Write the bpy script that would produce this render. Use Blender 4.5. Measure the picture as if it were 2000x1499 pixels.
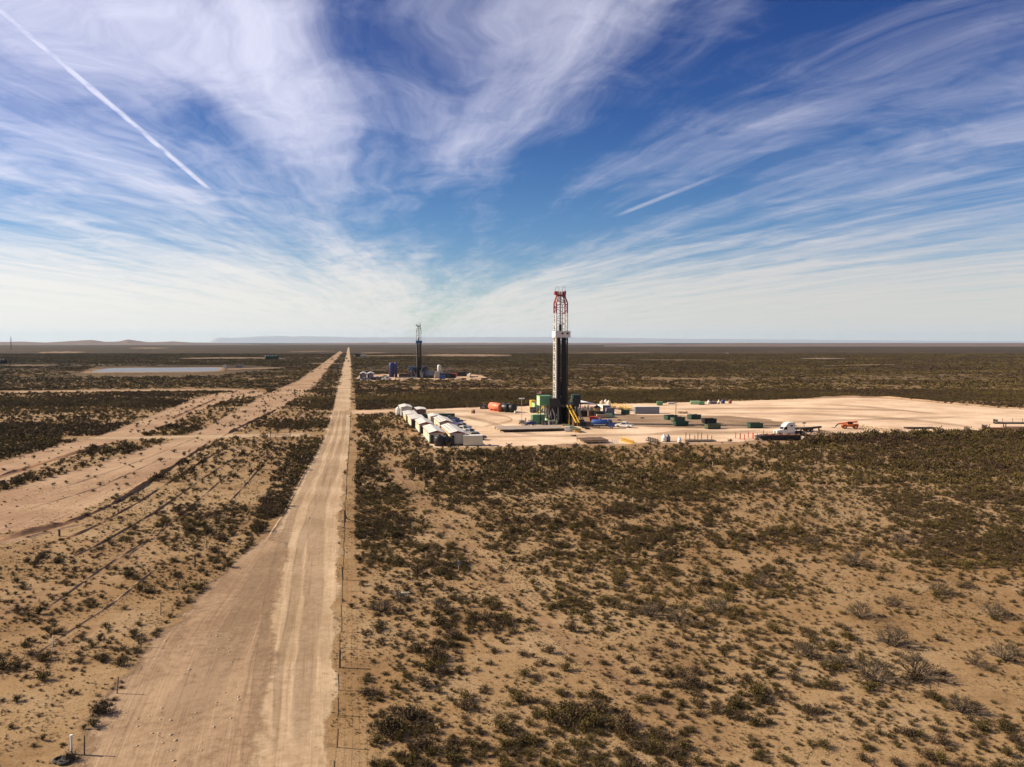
import bpy, math, random
import numpy as np
from mathutils import Vector, Matrix

sc = bpy.context.scene
for o in list(bpy.data.objects):
    bpy.data.objects.remove(o)
COL = sc.collection
random.seed(7)
RNG = np.random.default_rng(11)
R = math.radians

# ------------------------------------------------------------------ camera
F = 1520.0            # focal length in photo pixels (photo 2000 x 1499)
CH = 28.0             # drone height above the ground
HORY = 669.0
PITCH = math.atan((749.5 - HORY) / F)
cam = bpy.data.cameras.new('camera')
cam.sensor_width = 36.0
cam.lens = 36.0 * F / 2000.0
cam.clip_start = 0.5
cam.clip_end = 200000.0
camo = bpy.data.objects.new('camera', cam)
camo.location = (0, 0, CH)
camo.rotation_euler = (math.pi / 2 - PITCH, 0, 0)
COL.objects.link(camo)
sc.camera = camo

# ------------------------------------------------------------------ sun, sky, exposure
SUN_EL, SUN_AZ = R(31.0), R(-83.0)      # azimuth clockwise from +Y (the view direction)
SUNV = Vector((math.sin(SUN_AZ) * math.cos(SUN_EL), math.cos(SUN_AZ) * math.cos(SUN_EL), math.sin(SUN_EL)))
sl = bpy.data.lights.new('sun', 'SUN')
sl.energy = 5.0
sl.angle = R(0.55)
sl.color = (1.0, 0.85, 0.64)
so = bpy.data.objects.new('sun', sl)
so.rotation_euler = (-SUNV).to_track_quat('-Z', 'Y').to_euler()
COL.objects.link(so)
sc.view_settings.view_transform = 'Standard'
sc.view_settings.look = 'None'
sc.view_settings.gamma = 1.0
sc.view_settings.exposure = 0.93
sc.view_settings.use_curve_mapping = False
sc.cycles.max_bounces = 5
sc.cycles.diffuse_bounces = 2
sc.cycles.glossy_bounces = 2
sc.cycles.transparent_max_bounces = 6
sc.cycles.volume_bounces = 0
sc.cycles.use_denoising = True


class NT:
    """small node-tree writer"""
    def __init__(s, nt):
        s.nt = nt

    def n(s, t, **kw):
        nd = s.nt.nodes.new(t)
        for k, v in kw.items():
            setattr(nd, k, v)
        return nd

    def put(s, sock, v):
        if isinstance(v, bpy.types.NodeSocket):
            s.nt.links.new(v, sock)
        elif v is not None:
            if isinstance(v, (tuple, list)) and len(v) == 3 and sock.type == 'RGBA':
                v = (*v, 1)
            sock.default_value = v

    def math(s, op, a, b=None, c=None, clamp=False):
        nd = s.n('ShaderNodeMath', operation=op, use_clamp=clamp)
        for i, v in enumerate((a, b, c)):
            if v is not None:
                s.put(nd.inputs[i], v)
        return nd.outputs[0]

    def vmath(s, op, a, b=None):
        nd = s.n('ShaderNodeVectorMath', operation=op)
        s.put(nd.inputs[0], a)
        if b is not None:
            s.put(nd.inputs[1], b)
        return nd.outputs[0]

    def noise(s, vec, scale, detail=4, rough=0.5, dist=0.0, out=0):
        nd = s.n('ShaderNodeTexNoise')
        s.put(nd.inputs['Vector'], vec)
        nd.inputs['Scale'].default_value = scale
        nd.inputs['Detail'].default_value = detail
        nd.inputs['Roughness'].default_value = rough
        nd.inputs['Distortion'].default_value = dist
        return nd.outputs[out]

    def ss(s, v, lo, hi, a=0.0, b=1.0):
        nd = s.n('ShaderNodeMapRange', interpolation_type='SMOOTHSTEP')
        s.put(nd.inputs[0], v)
        nd.inputs[1].default_value = lo
        nd.inputs[2].default_value = hi
        nd.inputs[3].default_value = a
        nd.inputs[4].default_value = b
        return nd.outputs[0]

    def mix(s, f, a, b, blend='MIX'):
        nd = s.n('ShaderNodeMix', data_type='RGBA', blend_type=blend)
        s.put(nd.inputs[0], f)
        s.put(nd.inputs[6], a)
        s.put(nd.inputs[7], b)
        return nd.outputs[2]

    def xyz(s, x, y, z):
        nd = s.n('ShaderNodeCombineXYZ')
        for i, v in enumerate((x, y, z)):
            s.put(nd.inputs[i], v)
        return nd.outputs[0]

    def sep(s, v):
        nd = s.n('ShaderNodeSeparateXYZ')
        s.put(nd.inputs[0], v)
        return nd.outputs

    def ramp(s, f, stops, interp='B_SPLINE'):
        nd = s.n('ShaderNodeValToRGB')
        cr = nd.color_ramp
        cr.interpolation = interp
        while len(cr.elements) < len(stops):
            cr.elements.new(0.5)
        for e, (p, c) in zip(cr.elements, stops):
            e.position = p
            e.color = (c, c, c, 1) if not isinstance(c, tuple) else (*c, 1)
        s.put(nd.inputs[0], f)
        return nd.outputs[0]


def build_world():
    w = bpy.data.worlds.new('World')
    sc.world = w
    w.use_nodes = True
    t = NT(w.node_tree)
    bg = w.node_tree.nodes['Background']
    sky = t.n('ShaderNodeTexSky', sky_type='NISHITA', sun_disc=False)
    sky.sun_elevation = SUN_EL
    sky.sun_rotation = SUN_AZ % (2 * math.pi)
    sky.altitude = 900
    sky.air_density = 1.0
    sky.dust_density = 0.4
    sky.ozone_density = 3.0
    tc = t.n('ShaderNodeTexCoord').outputs['Generated']
    x, y, z = t.sep(tc)
    zc = t.math('MAXIMUM', z, 0.012)
    zs = t.math('ADD', zc, 0.035)
    # a flat cirrus sheet: k runs across the streaks, v along them
    k = t.math('DIVIDE', t.math('SUBTRACT', x, t.math('MULTIPLY', y, -0.13)), zs)
    v = t.math('DIVIDE', y, zs)
    # the streaks bend: q stays constant along one streak
    q = t.math('MULTIPLY', k, t.math('POWER', t.math('MULTIPLY', t.math('MAXIMUM', t.math('ABSOLUTE', v), 0.6), 1 / 3.0), 0.55))
    # slow swirl, then a finer one
    wv = t.noise(t.xyz(t.math('MULTIPLY', k, 0.62), t.math('MULTIPLY', v, 0.24), 3.1), 1.0, 1.5, 0.45, out=1)
    wx, wy, wz = t.sep(wv)
    w2 = t.noise(t.xyz(k, t.math('MULTIPLY', v, 0.8), 6.4), 1.9, 2.0, 0.5, out=1)
    ux, uy, uz = t.sep(w2)
    kw = t.math('ADD', q, t.math('MULTIPLY', t.math('SUBTRACT', wx, 0.5), 0.95))
    kw = t.math('ADD', kw, t.math('MULTIPLY', t.math('SUBTRACT', ux, 0.5), 0.30))
    vw = t.math('ADD', v, t.math('MULTIPLY', t.math('SUBTRACT', wy, 0.5), 2.8))
    vw = t.math('ADD', vw, t.math('MULTIPLY', t.math('SUBTRACT', uy, 0.5), 0.8))
    # how much cirrus lies at each offset across the sheet, overhead and farther out
    kk = t.math('MULTIPLY_ADD', kw, 0.1, 0.5, clamp=True)
    cov = t.ramp(kk, [(0.0, .62), (.25, .54), (.34, .56), (.39, .50), (.425, .66), (.452, .86), (.468, .80), (.480, .28), (.500, .22), (.512, .40),
                      (.525, .66), (.552, .72), (.570, .26), (.60, .16), (.64, .28), (.70, .42), (.80, .44), (1.0, .50)])
    cov2 = t.ramp(kk, [(0.0, .58), (.25, .50), (.36, .42), (.44, .56), (.48, .40), (.52, .20), (.56, .06), (.65, .02), (.72, .30), (.80, .50), (.88, .30), (1.0, .55)])
    fade = t.ss(v, 3.2, 5.2)
    cov = t.math('ADD', t.math('MULTIPLY', cov, t.math('SUBTRACT', 1.0, fade)), t.math('MULTIPLY', cov2, fade))
    big = t.noise(t.xyz(t.math('MULTIPLY', kw, 1.4), t.math('MULTIPLY', vw, 0.42), 0.0), 1.0, 3, 0.5)
    # fibres of two gauges, and the torn, feathery body of the sheet
    fib = t.noise(t.xyz(t.math('MULTIPLY', kw, 3.6), t.math('MULTIPLY', vw, 0.55), 5.0), 1.0, 6, 0.60)
    fin = t.noise(t.xyz(t.math('MULTIPLY', kw, 14.0), t.math('MULTIPLY', vw, 1.6), 8.0), 1.0, 4, 0.6)
    puff = t.noise(t.xyz(t.math('MULTIPLY', kw, 1.2), vw, 1.7), 2.6, 7, 0.66)
    d = t.math('ADD', t.math('MULTIPLY', t.math('SUBTRACT', cov, 0.5), 1.30), t.math('MULTIPLY', t.math('SUBTRACT', big, 0.5), 1.5))
    d = t.math('ADD', d, t.math('MULTIPLY', t.math('SUBTRACT', fib, 0.5), 1.0))
    d = t.math('ADD', d, t.math('MULTIPLY', t.math('SUBTRACT', fin, 0.5), 0.30))
    d = t.math('ADD', d, t.math('MULTIPLY', t.math('SUBTRACT', puff, 0.5), 1.15))
    # the sheet is seen edge-on towards the horizon and thickens there
    low = t.ss(z, 0.035, 0.150, 0.80, 0.0)
    d = t.math('ADD', d, low)
    cl = t.ss(d, -0.60, 1.02)
    cl = t.math('MULTIPLY', cl, 0.93)

    # contrails: straight lines in the sheet
    def trail(p0, p1, width, seed, strength, fade):
        # p = photo pixel -> plane coords
        def pc(p):
            a = (p[0] - 1000) / F
            yy = (749.5 - p[1]) / F
            dx, dy, dz = a, math.cos(PITCH) + yy * math.sin(PITCH), -math.sin(PITCH) + yy * math.cos(PITCH)
            l = math.sqrt(dx * dx + dy * dy + dz * dz)
            dx, dy, dz = dx / l, dy / l, dz / l
            zz = dz + 0.035
            return ((dx + 0.13 * dy) / zz, dy / zz)
        a, b = pc(p0), pc(p1)
        L = math.hypot(b[0] - a[0], b[1] - a[1])
        ux, uy = (b[0] - a[0]) / L, (b[1] - a[1]) / L
        rk = t.math('SUBTRACT', k, a[0])
        rv = t.math('SUBTRACT', v, a[1])
        al = t.math('ADD', t.math('MULTIPLY', rk, ux), t.math('MULTIPLY', rv, uy))
        ac = t.math('SUBTRACT', t.math('MULTIPLY', rk, uy), t.math('MULTIPLY', rv, ux))
        wob = t.noise(t.xyz(t.math('MULTIPLY', al, 5.0), t.math('MULTIPLY', ac, 14.0), seed), 1.0, 4, 0.6)
        ac = t.math('ADD', ac, t.math('MULTIPLY', t.math('SUBTRACT', wob, 0.5), width * 0.9))
        core = t.ss(t.math('ABSOLUTE', ac), width, width * 0.15)
        e = t.math('MULTIPLY', t.ss(al, -0.03 if fade[0] < 0 else fade[0], fade[1]), t.ss(al, L + 0.02, L - fade[2]))
        e = t.math('MULTIPLY', e, t.ss(y, 0.0, 0.1))
        br = t.ss(wob, 0.25, 0.62, 0.45, 1.0)
        return t.math('MULTIPLY', t.math('MULTIPLY', core, e), t.math('MULTIPLY', br, strength))
    tr = trail((-80, -48), (420, 380), 0.028, 2.0, 0.90, (-0.03, 0.2, 0.25))
    tr2 = trail((1500, 304), (1192, 427), 0.045, 4.0, 0.42, (-0.03, 0.9, 0.3))
    tr3 = trail((-60, 462), (330, 500), 0.05, 6.0, 0.35, (-0.03, 0.5, 1.5))
    for q in (tr, tr2, tr3):
        cl = t.math('MAXIMUM', cl, q)
    cl = t.math('MULTIPLY', cl, t.ss(z, -0.02, 0.005))
    # deepen the blue of the clear sky as the photograph shows it
    hs = t.n('ShaderNodeHueSaturation')
    t.put(hs.inputs['Hue'], t.ss(z, .12, .36, .511, .524))
    hs.inputs['Saturation'].default_value = 1.36
    t.put(hs.inputs['Value'], t.ss(z, .12, .42, 1.0, .78))
    t.put(hs.inputs['Color'], sky.outputs[0])
    # the sheet is brighter towards the sun, which lights it from behind
    dot = t.n('ShaderNodeVectorMath', operation='DOT_PRODUCT')
    t.put(dot.inputs[0], tc)
    dot.inputs[1].default_value = SUNV
    glow = t.ss(dot.outputs['Value'], -.3, .85, .90, 1.28)
    cc = t.mix(t.ss(z, .04, .24), (8.3, 7.9, 7.4), (7.7, 7.7, 9.3))
    cc = t.vmath('MULTIPLY', cc, t.xyz(glow, glow, glow))
    col = t.mix(cl, hs.outputs[0], cc)
    t.put(bg.inputs[0], col)
    bg.inputs[1].default_value = 0.05


build_world()

# ------------------------------------------------------------------ photo pixel <-> ground plane (used to survey positions)
SP, CP = math.sin(PITCH), math.cos(PITCH)


def G(px, py, z=0.0):
    xv = (px - 1000.0) / F
    yv = -(py - 749.5) / F
    t = (CH - z) / (SP - yv * CP)
    return Vector((xv * t, (CP + yv * SP) * t, z))


def depth(py):
    return CH / (SP + (py - 749.5) / F * CP)


def mpp(py):
    return depth(py) / F


def proj(x, y, z=0.0):
    dz = z - CH
    f = y * CP - dz * SP
    u = y * SP + dz * CP
    return 1000.0 + x / f * F, 749.5 - u / f * F


RZ = math.atan(319.0 / F)             # the road, the pads and the houses share this heading
E2 = Vector((math.cos(RZ), math.sin(RZ), 0))
E1 = Vector((-math.sin(RZ), math.cos(RZ), 0))


# ------------------------------------------------------------------ numpy noise
_lat = RNG.random((256, 256))


def vnoise(x, y):
    xi = np.floor(x).astype(int)
    yi = np.floor(y).astype(int)
    fx = x - xi
    fy = y - yi
    fx = fx * fx * (3 - 2 * fx)
    fy = fy * fy * (3 - 2 * fy)
    a = _lat[xi & 255, yi & 255]
    b = _lat[(xi + 1) & 255, yi & 255]
    c = _lat[xi & 255, (yi + 1) & 255]
    d = _lat[(xi + 1) & 255, (yi + 1) & 255]
    return (a * (1 - fx) + b * fx) * (1 - fy) + (c * (1 - fx) + d * fx) * fy


def fbm(x, y, o=4):
    s = np.zeros_like(x, dtype=float)
    a, tot = 0.5, 0.0
    for i in range(o):
        s += a * vnoise(x * 2 ** i + 17.3 * i, y * 2 ** i + 5.1 * i)
        tot += a
        a *= 0.5
    return s / tot


def sstep(x, lo, hi):
    t = np.clip((x - lo) / (hi - lo), 0, 1)
    return t * t * (3 - 2 * t)


def inpoly(px, py, poly):
    r = np.zeros(px.shape, bool)
    n = len(poly)
    for i in range(n):
        x0, y0 = poly[i]
        x1, y1 = poly[(i + 1) % n]
        if y0 == y1:
            continue
        c = ((y0 > py) != (y1 > py)) & (px < (x1 - x0) * (py - y0) / (y1 - y0) + x0)
        r ^= c
    return r


def polydist(px, py, poly, closed=True):
    best = np.full(px.shape, 1e9)
    n = len(poly)
    for i in range(n if closed else n - 1):
        x0, y0 = poly[i]
        x1, y1 = poly[(i + 1) % n]
        dx, dy = x1 - x0, y1 - y0
        L = dx * dx + dy * dy + 1e-9
        t = np.clip(((px - x0) * dx + (py - y0) * dy) / L, 0, 1)
        best = np.minimum(best, np.hypot(px - x0 - t * dx, py - y0 - t * dy))
    return best


# ------------------------------------------------------------------ materials
MATS = {}


def mat(name, c, rough=0.7, metal=0.0, dirt=0.25, scale=0.6, c2=None, spec=0.4, bump=0.0):
    """paint / metal / plastic with uneven dust and wear"""
    m = bpy.data.materials.new(name)
    m.use_nodes = True
    t = NT(m.node_tree)
    b = m.node_tree.nodes['Principled BSDF']
    tc = t.n('ShaderNodeTexCoord').outputs['Object']
    n1 = t.noise(tc, scale, 5, 0.62)
    n2 = t.noise(tc, scale * 7, 4, 0.6)
    c2 = c2 or (c[0] * .5 + .10, c[1] * .5 + .072, c[2] * .5 + .045)
    f = t.math('MULTIPLY', t.ss(t.math('ADD', t.math('MULTIPLY', n1, .7), t.math('MULTIPLY', n2, .3)), .40, .66), dirt)
    col = t.mix(f, c, c2)
    col = t.mix(t.math('MULTIPLY', t.ss(n2, .3, .75), .25), col, (c[0] * .75, c[1] * .75, c[2] * .75))
    t.put(b.inputs['Base Color'], col)
    t.put(b.inputs['Roughness'], t.math('ADD', rough - .06, t.math('MULTIPLY', n2, .14), clamp=True))
    b.inputs['Metallic'].default_value = metal
    b.inputs['Specular IOR Level'].default_value = spec
    if bump:
        bp = t.n('ShaderNodeBump')
        bp.inputs['Distance'].default_value = bump
        t.put(bp.inputs['Height'], n2)
        t.put(b.inputs['Normal'], bp.outputs[0])
    MATS[name] = m
    return m


def ground_group():
    """colour and height of the natural soil, shared by the ground and by everything graded out of it"""
    g = bpy.data.node_groups.new('soil', 'ShaderNodeTree')
    g.interface.new_socket('Color', in_out='OUTPUT', socket_type='NodeSocketColor')
    g.interface.new_socket('Height', in_out='OUTPUT', socket_type='NodeSocketFloat')
    t = NT(g)
    out = t.n('NodeGroupOutput')
    pos = t.n('ShaderNodeNewGeometry').outputs['Position']
    x, y, z = t.sep(pos)
    n_l = t.noise(pos, 0.018, 4, 0.55)
    n_m = t.noise(pos, 0.11, 5, 0.6)
    n_f = t.noise(pos, 0.9, 6, 0.68)
    n_g = t.noise(pos, 7.0, 3, 0.6)
    n_h = t.noise(pos, 2.6, 5, 0.7)
    c = t.mix(t.ss(n_l, .35, .65), (0.255, 0.152, 0.067), (0.341, 0.226, 0.116))
    c = t.mix(t.math('MULTIPLY', t.ss(n_m, .45, .70), .55), c, (0.371, 0.266, 0.156))
    c = t.mix(t.math('MULTIPLY', t.ss(n_m, .50, .28), .60), c, (0.166, 0.094, 0.042))
    c = t.mix(t.math('MULTIPLY', t.ss(n_f, .52, .78), .45), c, (0.403, 0.297, 0.190))
    c = t.mix(t.math('MULTIPLY', t.ss(n_f, .48, .25), .80), c, (0.116, 0.067, 0.031))
    c = t.mix(t.math('MULTIPLY', t.ss(n_h, .47, .30), .75), c, (0.081, 0.050, 0.022))
    c = t.mix(t.math('MULTIPLY', t.ss(n_g, .50, .30), .65), c, (0.077, 0.046, 0.022))
    # brush cover seen from afar, where single plants can no longer be told apart
    d = t.math('SQRT', t.math('ADD', t.math('MULTIPLY', x, x), t.math('MULTIPLY', y, y)))
    v1 = t.noise(t.xyz(x, t.math('MULTIPLY', y, .45), 0.0), 0.005, 6, 0.66)
    v2 = t.noise(t.xyz(x, t.math('MULTIPLY', y, .6), 4.0), 0.05, 5, 0.7)
    vv = t.math('ADD', t.math('MULTIPLY', v1, .55), t.math('MULTIPLY', v2, .45))
    cover = t.math('MULTIPLY', t.ss(vv, .72, .52), t.ss(d, 260, 1000, 0.12, 0.97))
    cover = t.math('MAXIMUM', cover, t.ss(d, 700, 2200, 0.0, 0.95))
    veg = t.mix(t.ss(v2, .38, .62), (.018, .012, .006), (.048, .032, .013))
    veg = t.mix(t.math('MULTIPLY', t.ss(v1, .5, .64), .6), veg, (.066, .038, .018))
    c = t.mix(cover, c, veg)
    t.put(out.inputs['Color'], c)
    h = t.math('ADD', t.math('MULTIPLY', n_f, .5), t.math('MULTIPLY', n_g, .12))
    h = t.math('ADD', h, t.math('MULTIPLY', n_m, 1.2))
    t.put(out.inputs['Height'], h)
    return g


SOIL = ground_group()


def soil_mat(name, tint=None, tint2=None, streak=0.0, blend=1.0, bumpd=0.22, mscale=.35, over=False):
    """ground sheet; with a tint it blends from natural soil to worked soil by the point attribute 'mask'"""
    m = bpy.data.materials.new(name)
    m.use_nodes = True
    t = NT(m.node_tree)
    b = m.node_tree.nodes['Principled BSDF']
    g = t.n('ShaderNodeGroup')
    g.node_tree = SOIL
    c, h = g.outputs[0], g.outputs[1]
    if tint:
        at = t.n('ShaderNodeAttribute', attribute_name='mask').outputs['Fac']
        pos = t.n('ShaderNodeNewGeometry').outputs['Position']
        uv = t.n('ShaderNodeUVMap').outputs[0]
        u, v, _ = t.sep(uv)
        e1 = t.noise(pos, mscale, 6, 0.68)
        f = t.ss(t.math('ADD', at, t.math('MULTIPLY', t.math('SUBTRACT', e1, .5), 1.5)), .22, .70)
        n1 = t.noise(pos, .06, 5, .6)
        n2 = t.noise(pos, 1.3, 6, .7)
        wc = t.mix(t.ss(t.math('ADD', t.math('MULTIPLY', n1, .6), t.math('MULTIPLY', n2, .4)), .40, .62), tint, tint2)
        wc = t.mix(t.math('MULTIPLY', t.ss(n2, .44, .25), .5), wc, (tint[0] * .5, tint[1] * .46, tint[2] * .44))
        hh = t.math('MULTIPLY', n2, .3)
        if streak:
            wob = t.noise(t.xyz(u, t.math('MULTIPLY', v, .05), 2.0), .5, 3, .5)
            s1 = t.noise(t.xyz(t.math('ADD', u, wob), t.math('MULTIPLY', v, .012), 0.0), 1.15, 4, .6)
            s2 = t.noise(t.xyz(t.math('ADD', u, t.math('MULTIPLY', wob, .6)), t.math('MULTIPLY', v, .02), 7.0), 4.5, 3, .6)
            s = t.math('ADD', t.math('MULTIPLY', s1, .55), t.math('MULTIPLY', s2, .45))
            wc = t.mix(t.math('MULTIPLY', t.ss(s, .52, .68), streak), wc, (tint2[0] * 1.22, tint2[1] * 1.24, tint2[2] * 1.28))
            wc = t.mix(t.math('MULTIPLY', t.ss(s, .48, .33), streak), wc, (tint[0] * .55, tint[1] * .52, tint[2] * .50))
            hh = t.math('ADD', hh, t.math('MULTIPLY', s, .35))
        c = wc if over else t.mix(t.math('MULTIPLY', f, blend), c, wc)
        h = t.math('ADD', t.math('MULTIPLY', h, t.math('SUBTRACT', 1.0, f)), t.math('MULTIPLY', hh, f))
    t.put(b.inputs['Base Color'], c)
    b.inputs['Roughness'].default_value = .95
    b.inputs['Specular IOR Level'].default_value = .1
    bp = t.n('ShaderNodeBump')
    bp.inputs['Distance'].default_value = bumpd
    bp.inputs['Strength'].default_value = .9
    t.put(bp.inputs['Height'], h)
    t.put(b.inputs['Normal'], bp.outputs[0])
    if over:
        # thin worn layer: where it is worn away the soil under it shows
        tr = t.n('ShaderNodeBsdfTransparent')
        mx = t.n('ShaderNodeMixShader')
        t.put(mx.inputs[0], t.math('MULTIPLY', f, blend))
        t.put(mx.inputs[1], tr.outputs[0])
        t.put(mx.inputs[2], b.outputs[0])
        t.put(m.node_tree.nodes['Material Output'].inputs['Surface'], mx.outputs[0])
    MATS[name] = m
    return m


soil_mat('ground')
soil_mat('road', (.300, .210, .126), (.440, .325, .212), streak=.6, bumpd=.14, over=True)
soil_mat('turnout', (.200, .128, .076), (.325, .225, .140), streak=.5, bumpd=.2, over=True)
soil_mat('graded', (.245, .150, .088), (.365, .250, .155), streak=.8, bumpd=.25)
soil_mat('trail', (.300, .180, .095), (.420, .275, .160), streak=.5, bumpd=.2, blend=.38, over=True)
soil_mat('track', (.270, .185, .115), (.370, .260, .172), streak=.3, bumpd=.1, blend=.30, mscale=.12, over=True)
soil_mat('caliche', (.44, .310, .200), (.65, .485, .345), streak=.7, bumpd=.10, mscale=.12)
soil_mat('caliche_far', (.36, .235, .145), (.49, .345, .225), bumpd=.05)
soil_mat('windrow', (.300, .205, .125), (.390, .280, .180), bumpd=.2)
soil_mat('bank', (.20, .122, .070), (.28, .185, .112), bumpd=.15)
soil_mat('caliche_line', (.30, .195, .12), (.40, .28, .185), bumpd=.05, blend=.55, mscale=.03, over=True)
soil_mat('redsoil', (.215, .108, .056), (.300, .175, .098), bumpd=.3)
soil_mat('driven_shade', (.19, .120, .072), (.30, .205, .13), streak=.7, bumpd=.06, blend=.55, mscale=.1, over=True)  # driven brown soil, darkened to carry the rig's shadow


def leafmat(name, a, b2, c3):
    m = bpy.data.materials.new(name)
    m.use_nodes = True
    t = NT(m.node_tree)
    b = m.node_tree.nodes['Principled BSDF']
    rnd = t.n('ShaderNodeObjectInfo').outputs['Random']
    pos = t.n('ShaderNodeNewGeometry').outputs['Position']
    n = t.noise(pos, 2.2, 3, .6)
    n0 = t.noise(pos, .03, 3, .5)
    c = t.mix(rnd, a, b2)
    c = t.mix(t.math('MULTIPLY', t.ss(t.math('ADD', t.math('MULTIPLY', n, .5), t.math('MULTIPLY', n0, .5)), .48, .64), .75), c, c3)
    n3 = t.noise(t.vmath('MULTIPLY', pos, (.7, 1.6, 1.0)), .011, 4, .6)
    c = t.mix(t.math('MULTIPLY', t.ss(n3, .52, .66), .7), c, (.150, .105, .030))
    c = t.mix(t.math('MULTIPLY', t.ss(n3, .47, .34), .65), c, (.055, .030, .018))
    t.put(b.inputs['Base Color'], c)
    b.inputs['Roughness'].default_value = .75
    b.inputs['Specular IOR Level'].default_value = .15
    MATS[name] = m


leafmat('leaf', (.038, .028, .008), (.085, .062, .015), (.165, .115, .024))
leafmat('leaf_brown', (.055, .034, .017), (.092, .060, .030), (.11, .078, .030))
leafmat('grass_dry', (.17, .125, .055), (.12, .10, .040), (.24, .19, .085))
mat('twig', (.085, .060, .042), .9, dirt=.3, scale=3)
mat('twig_grey', (.105, .078, .054), .9, dirt=.3, scale=3)

mat('white', (.60, .575, .52), .55, dirt=.25)
mat('white_bright', (.68, .66, .62), .5, dirt=.15)
mat('cream', (.66, .58, .40), .6, dirt=.22)
mat('cream_warm', (.62, .47, .25), .6, dirt=.25)
mat('beige', (.50, .45, .36), .65, dirt=.3)
mat('roof_white', (.66, .62, .55), .45, metal=.1, dirt=.3, scale=.9)
mat('trim_red', (.24, .035, .03), .55, dirt=.2)
mat('brown', (.12, .065, .045), .7, dirt=.2)
mat('steel_dark', (.026, .024, .023), .6, metal=.2, dirt=.25, c2=(.09, .06, .04))
mat('steel_grey', (.20, .20, .20), .5, metal=.4, dirt=.35)
mat('galv', (.38, .38, .38), .4, metal=.6, dirt=.3)
mat('pipe_rust', (.10, .055, .03), .75, metal=.2, dirt=.4, scale=1.5)
mat('mast_white', (.62, .59, .52), .5, dirt=.25)
mat('mast_red', (.24, .028, .025), .5, dirt=.2)
mat('rig_green', (.10, .24, .115), .5, dirt=.15)
mat('rig_green_light', (.36, .52, .27), .5, dirt=.15)
mat('green_dark', (.012, .052, .030), .5, dirt=.25)
mat('green_olive', (.055, .075, .04), .55, dirt=.4)
mat('yellow', (.62, .36, .03), .5, dirt=.3)
mat('orange', (.62, .14, .03), .5, dirt=.25)
mat('red', (.50, .06, .035), .5, dirt=.2)
mat('red_tank', (.62, .15, .07), .5, dirt=.25)
mat('black', (.012, .012, .013), .45, dirt=.25, c2=(.07, .055, .04))
mat('black_poly', (.014, .014, .015), .4, dirt=.3, c2=(.08, .065, .05))
mat('blue', (.012, .055, .22), .45, dirt=.2)
mat('blue_rig', (.02, .11, .25), .5, dirt=.2)
mat('blue_deep', (.018, .03, .16), .5, dirt=.2)
mat('blue_grey', (.19, .20, .225), .5, dirt=.2)
mat('purple_grey', (.16, .13, .17), .6, dirt=.3)
mat('silver', (.40, .40, .41), .3, metal=.6, dirt=.2)
mat('glass', (.012, .014, .018), .08, dirt=.1, spec=.7)
mat('tyre', (.014, .013, .012), .85, dirt=.5, c2=(.11, .08, .055))
mat('rim', (.42, .42, .42), .35, metal=.7, dirt=.3)
mat('plank', (.25, .20, .16), .85, dirt=.5, scale=1.2, c2=(.36, .30, .24), bump=.02)
mat('timber_dark', (.05, .036, .025), .9, dirt=.4, scale=1.5)
mat('rust', (.20, .07, .03), .85, dirt=.5, scale=1.5, c2=(.12, .05, .03))
mat('tan', (.45, .33, .21), .9, dirt=.4)
mat('wood_post', (.09, .065, .045), .9, dirt=.4, scale=4)
mat('lamp', (.70, .70, .66), .3, dirt=.1)
mat('flag_red', (.52, .05, .05), .8, dirt=.1)
mat('flag_blue', (.03, .04, .18), .8, dirt=.1)
mat('rubber', (.02, .02, .02), .9, dirt=.4)


def water_mat():
    m = bpy.data.materials.new('water')
    m.use_nodes = True
    t = NT(m.node_tree)
    b = m.node_tree.nodes['Principled BSDF']
    b.inputs['Base Color'].default_value = (.12, .12, .11, 1)
    b.inputs['Roughness'].default_value = .32
    b.inputs['IOR'].default_value = 1.33
    n = t.noise(t.n('ShaderNodeNewGeometry').outputs['Position'], .5, 4, .6)
    bp = t.n('ShaderNodeBump')
    bp.inputs['Distance'].default_value = .03
    t.put(bp.inputs['Height'], n)
    t.put(b.inputs['Normal'], bp.outputs[0])
    MATS['water'] = m


water_mat()


# ------------------------------------------------------------------ mesh helpers
def link(name, me, parent=None, loc=None, rz=0.0):
    o = bpy.data.objects.new(name, me)
    COL.objects.link(o)
    if parent is not None:
        o.parent = parent
    if loc is not None:
        o.location = loc
    if rz:
        o.rotation_euler = (0, 0, rz)
    return o


def tag(o, label=None, cat=None, group=None, kind=None):
    if label:
        o['label'] = label
    if cat:
        o['category'] = cat
    if group:
        o['group'] = group
    if kind:
        o['kind'] = kind
    return o


def thing(name, label, cat, loc, rz=0.0, group=None):
    o = link(name, None, None, loc, rz)
    o.empty_display_size = .5
    return tag(o, label, cat, group)


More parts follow.
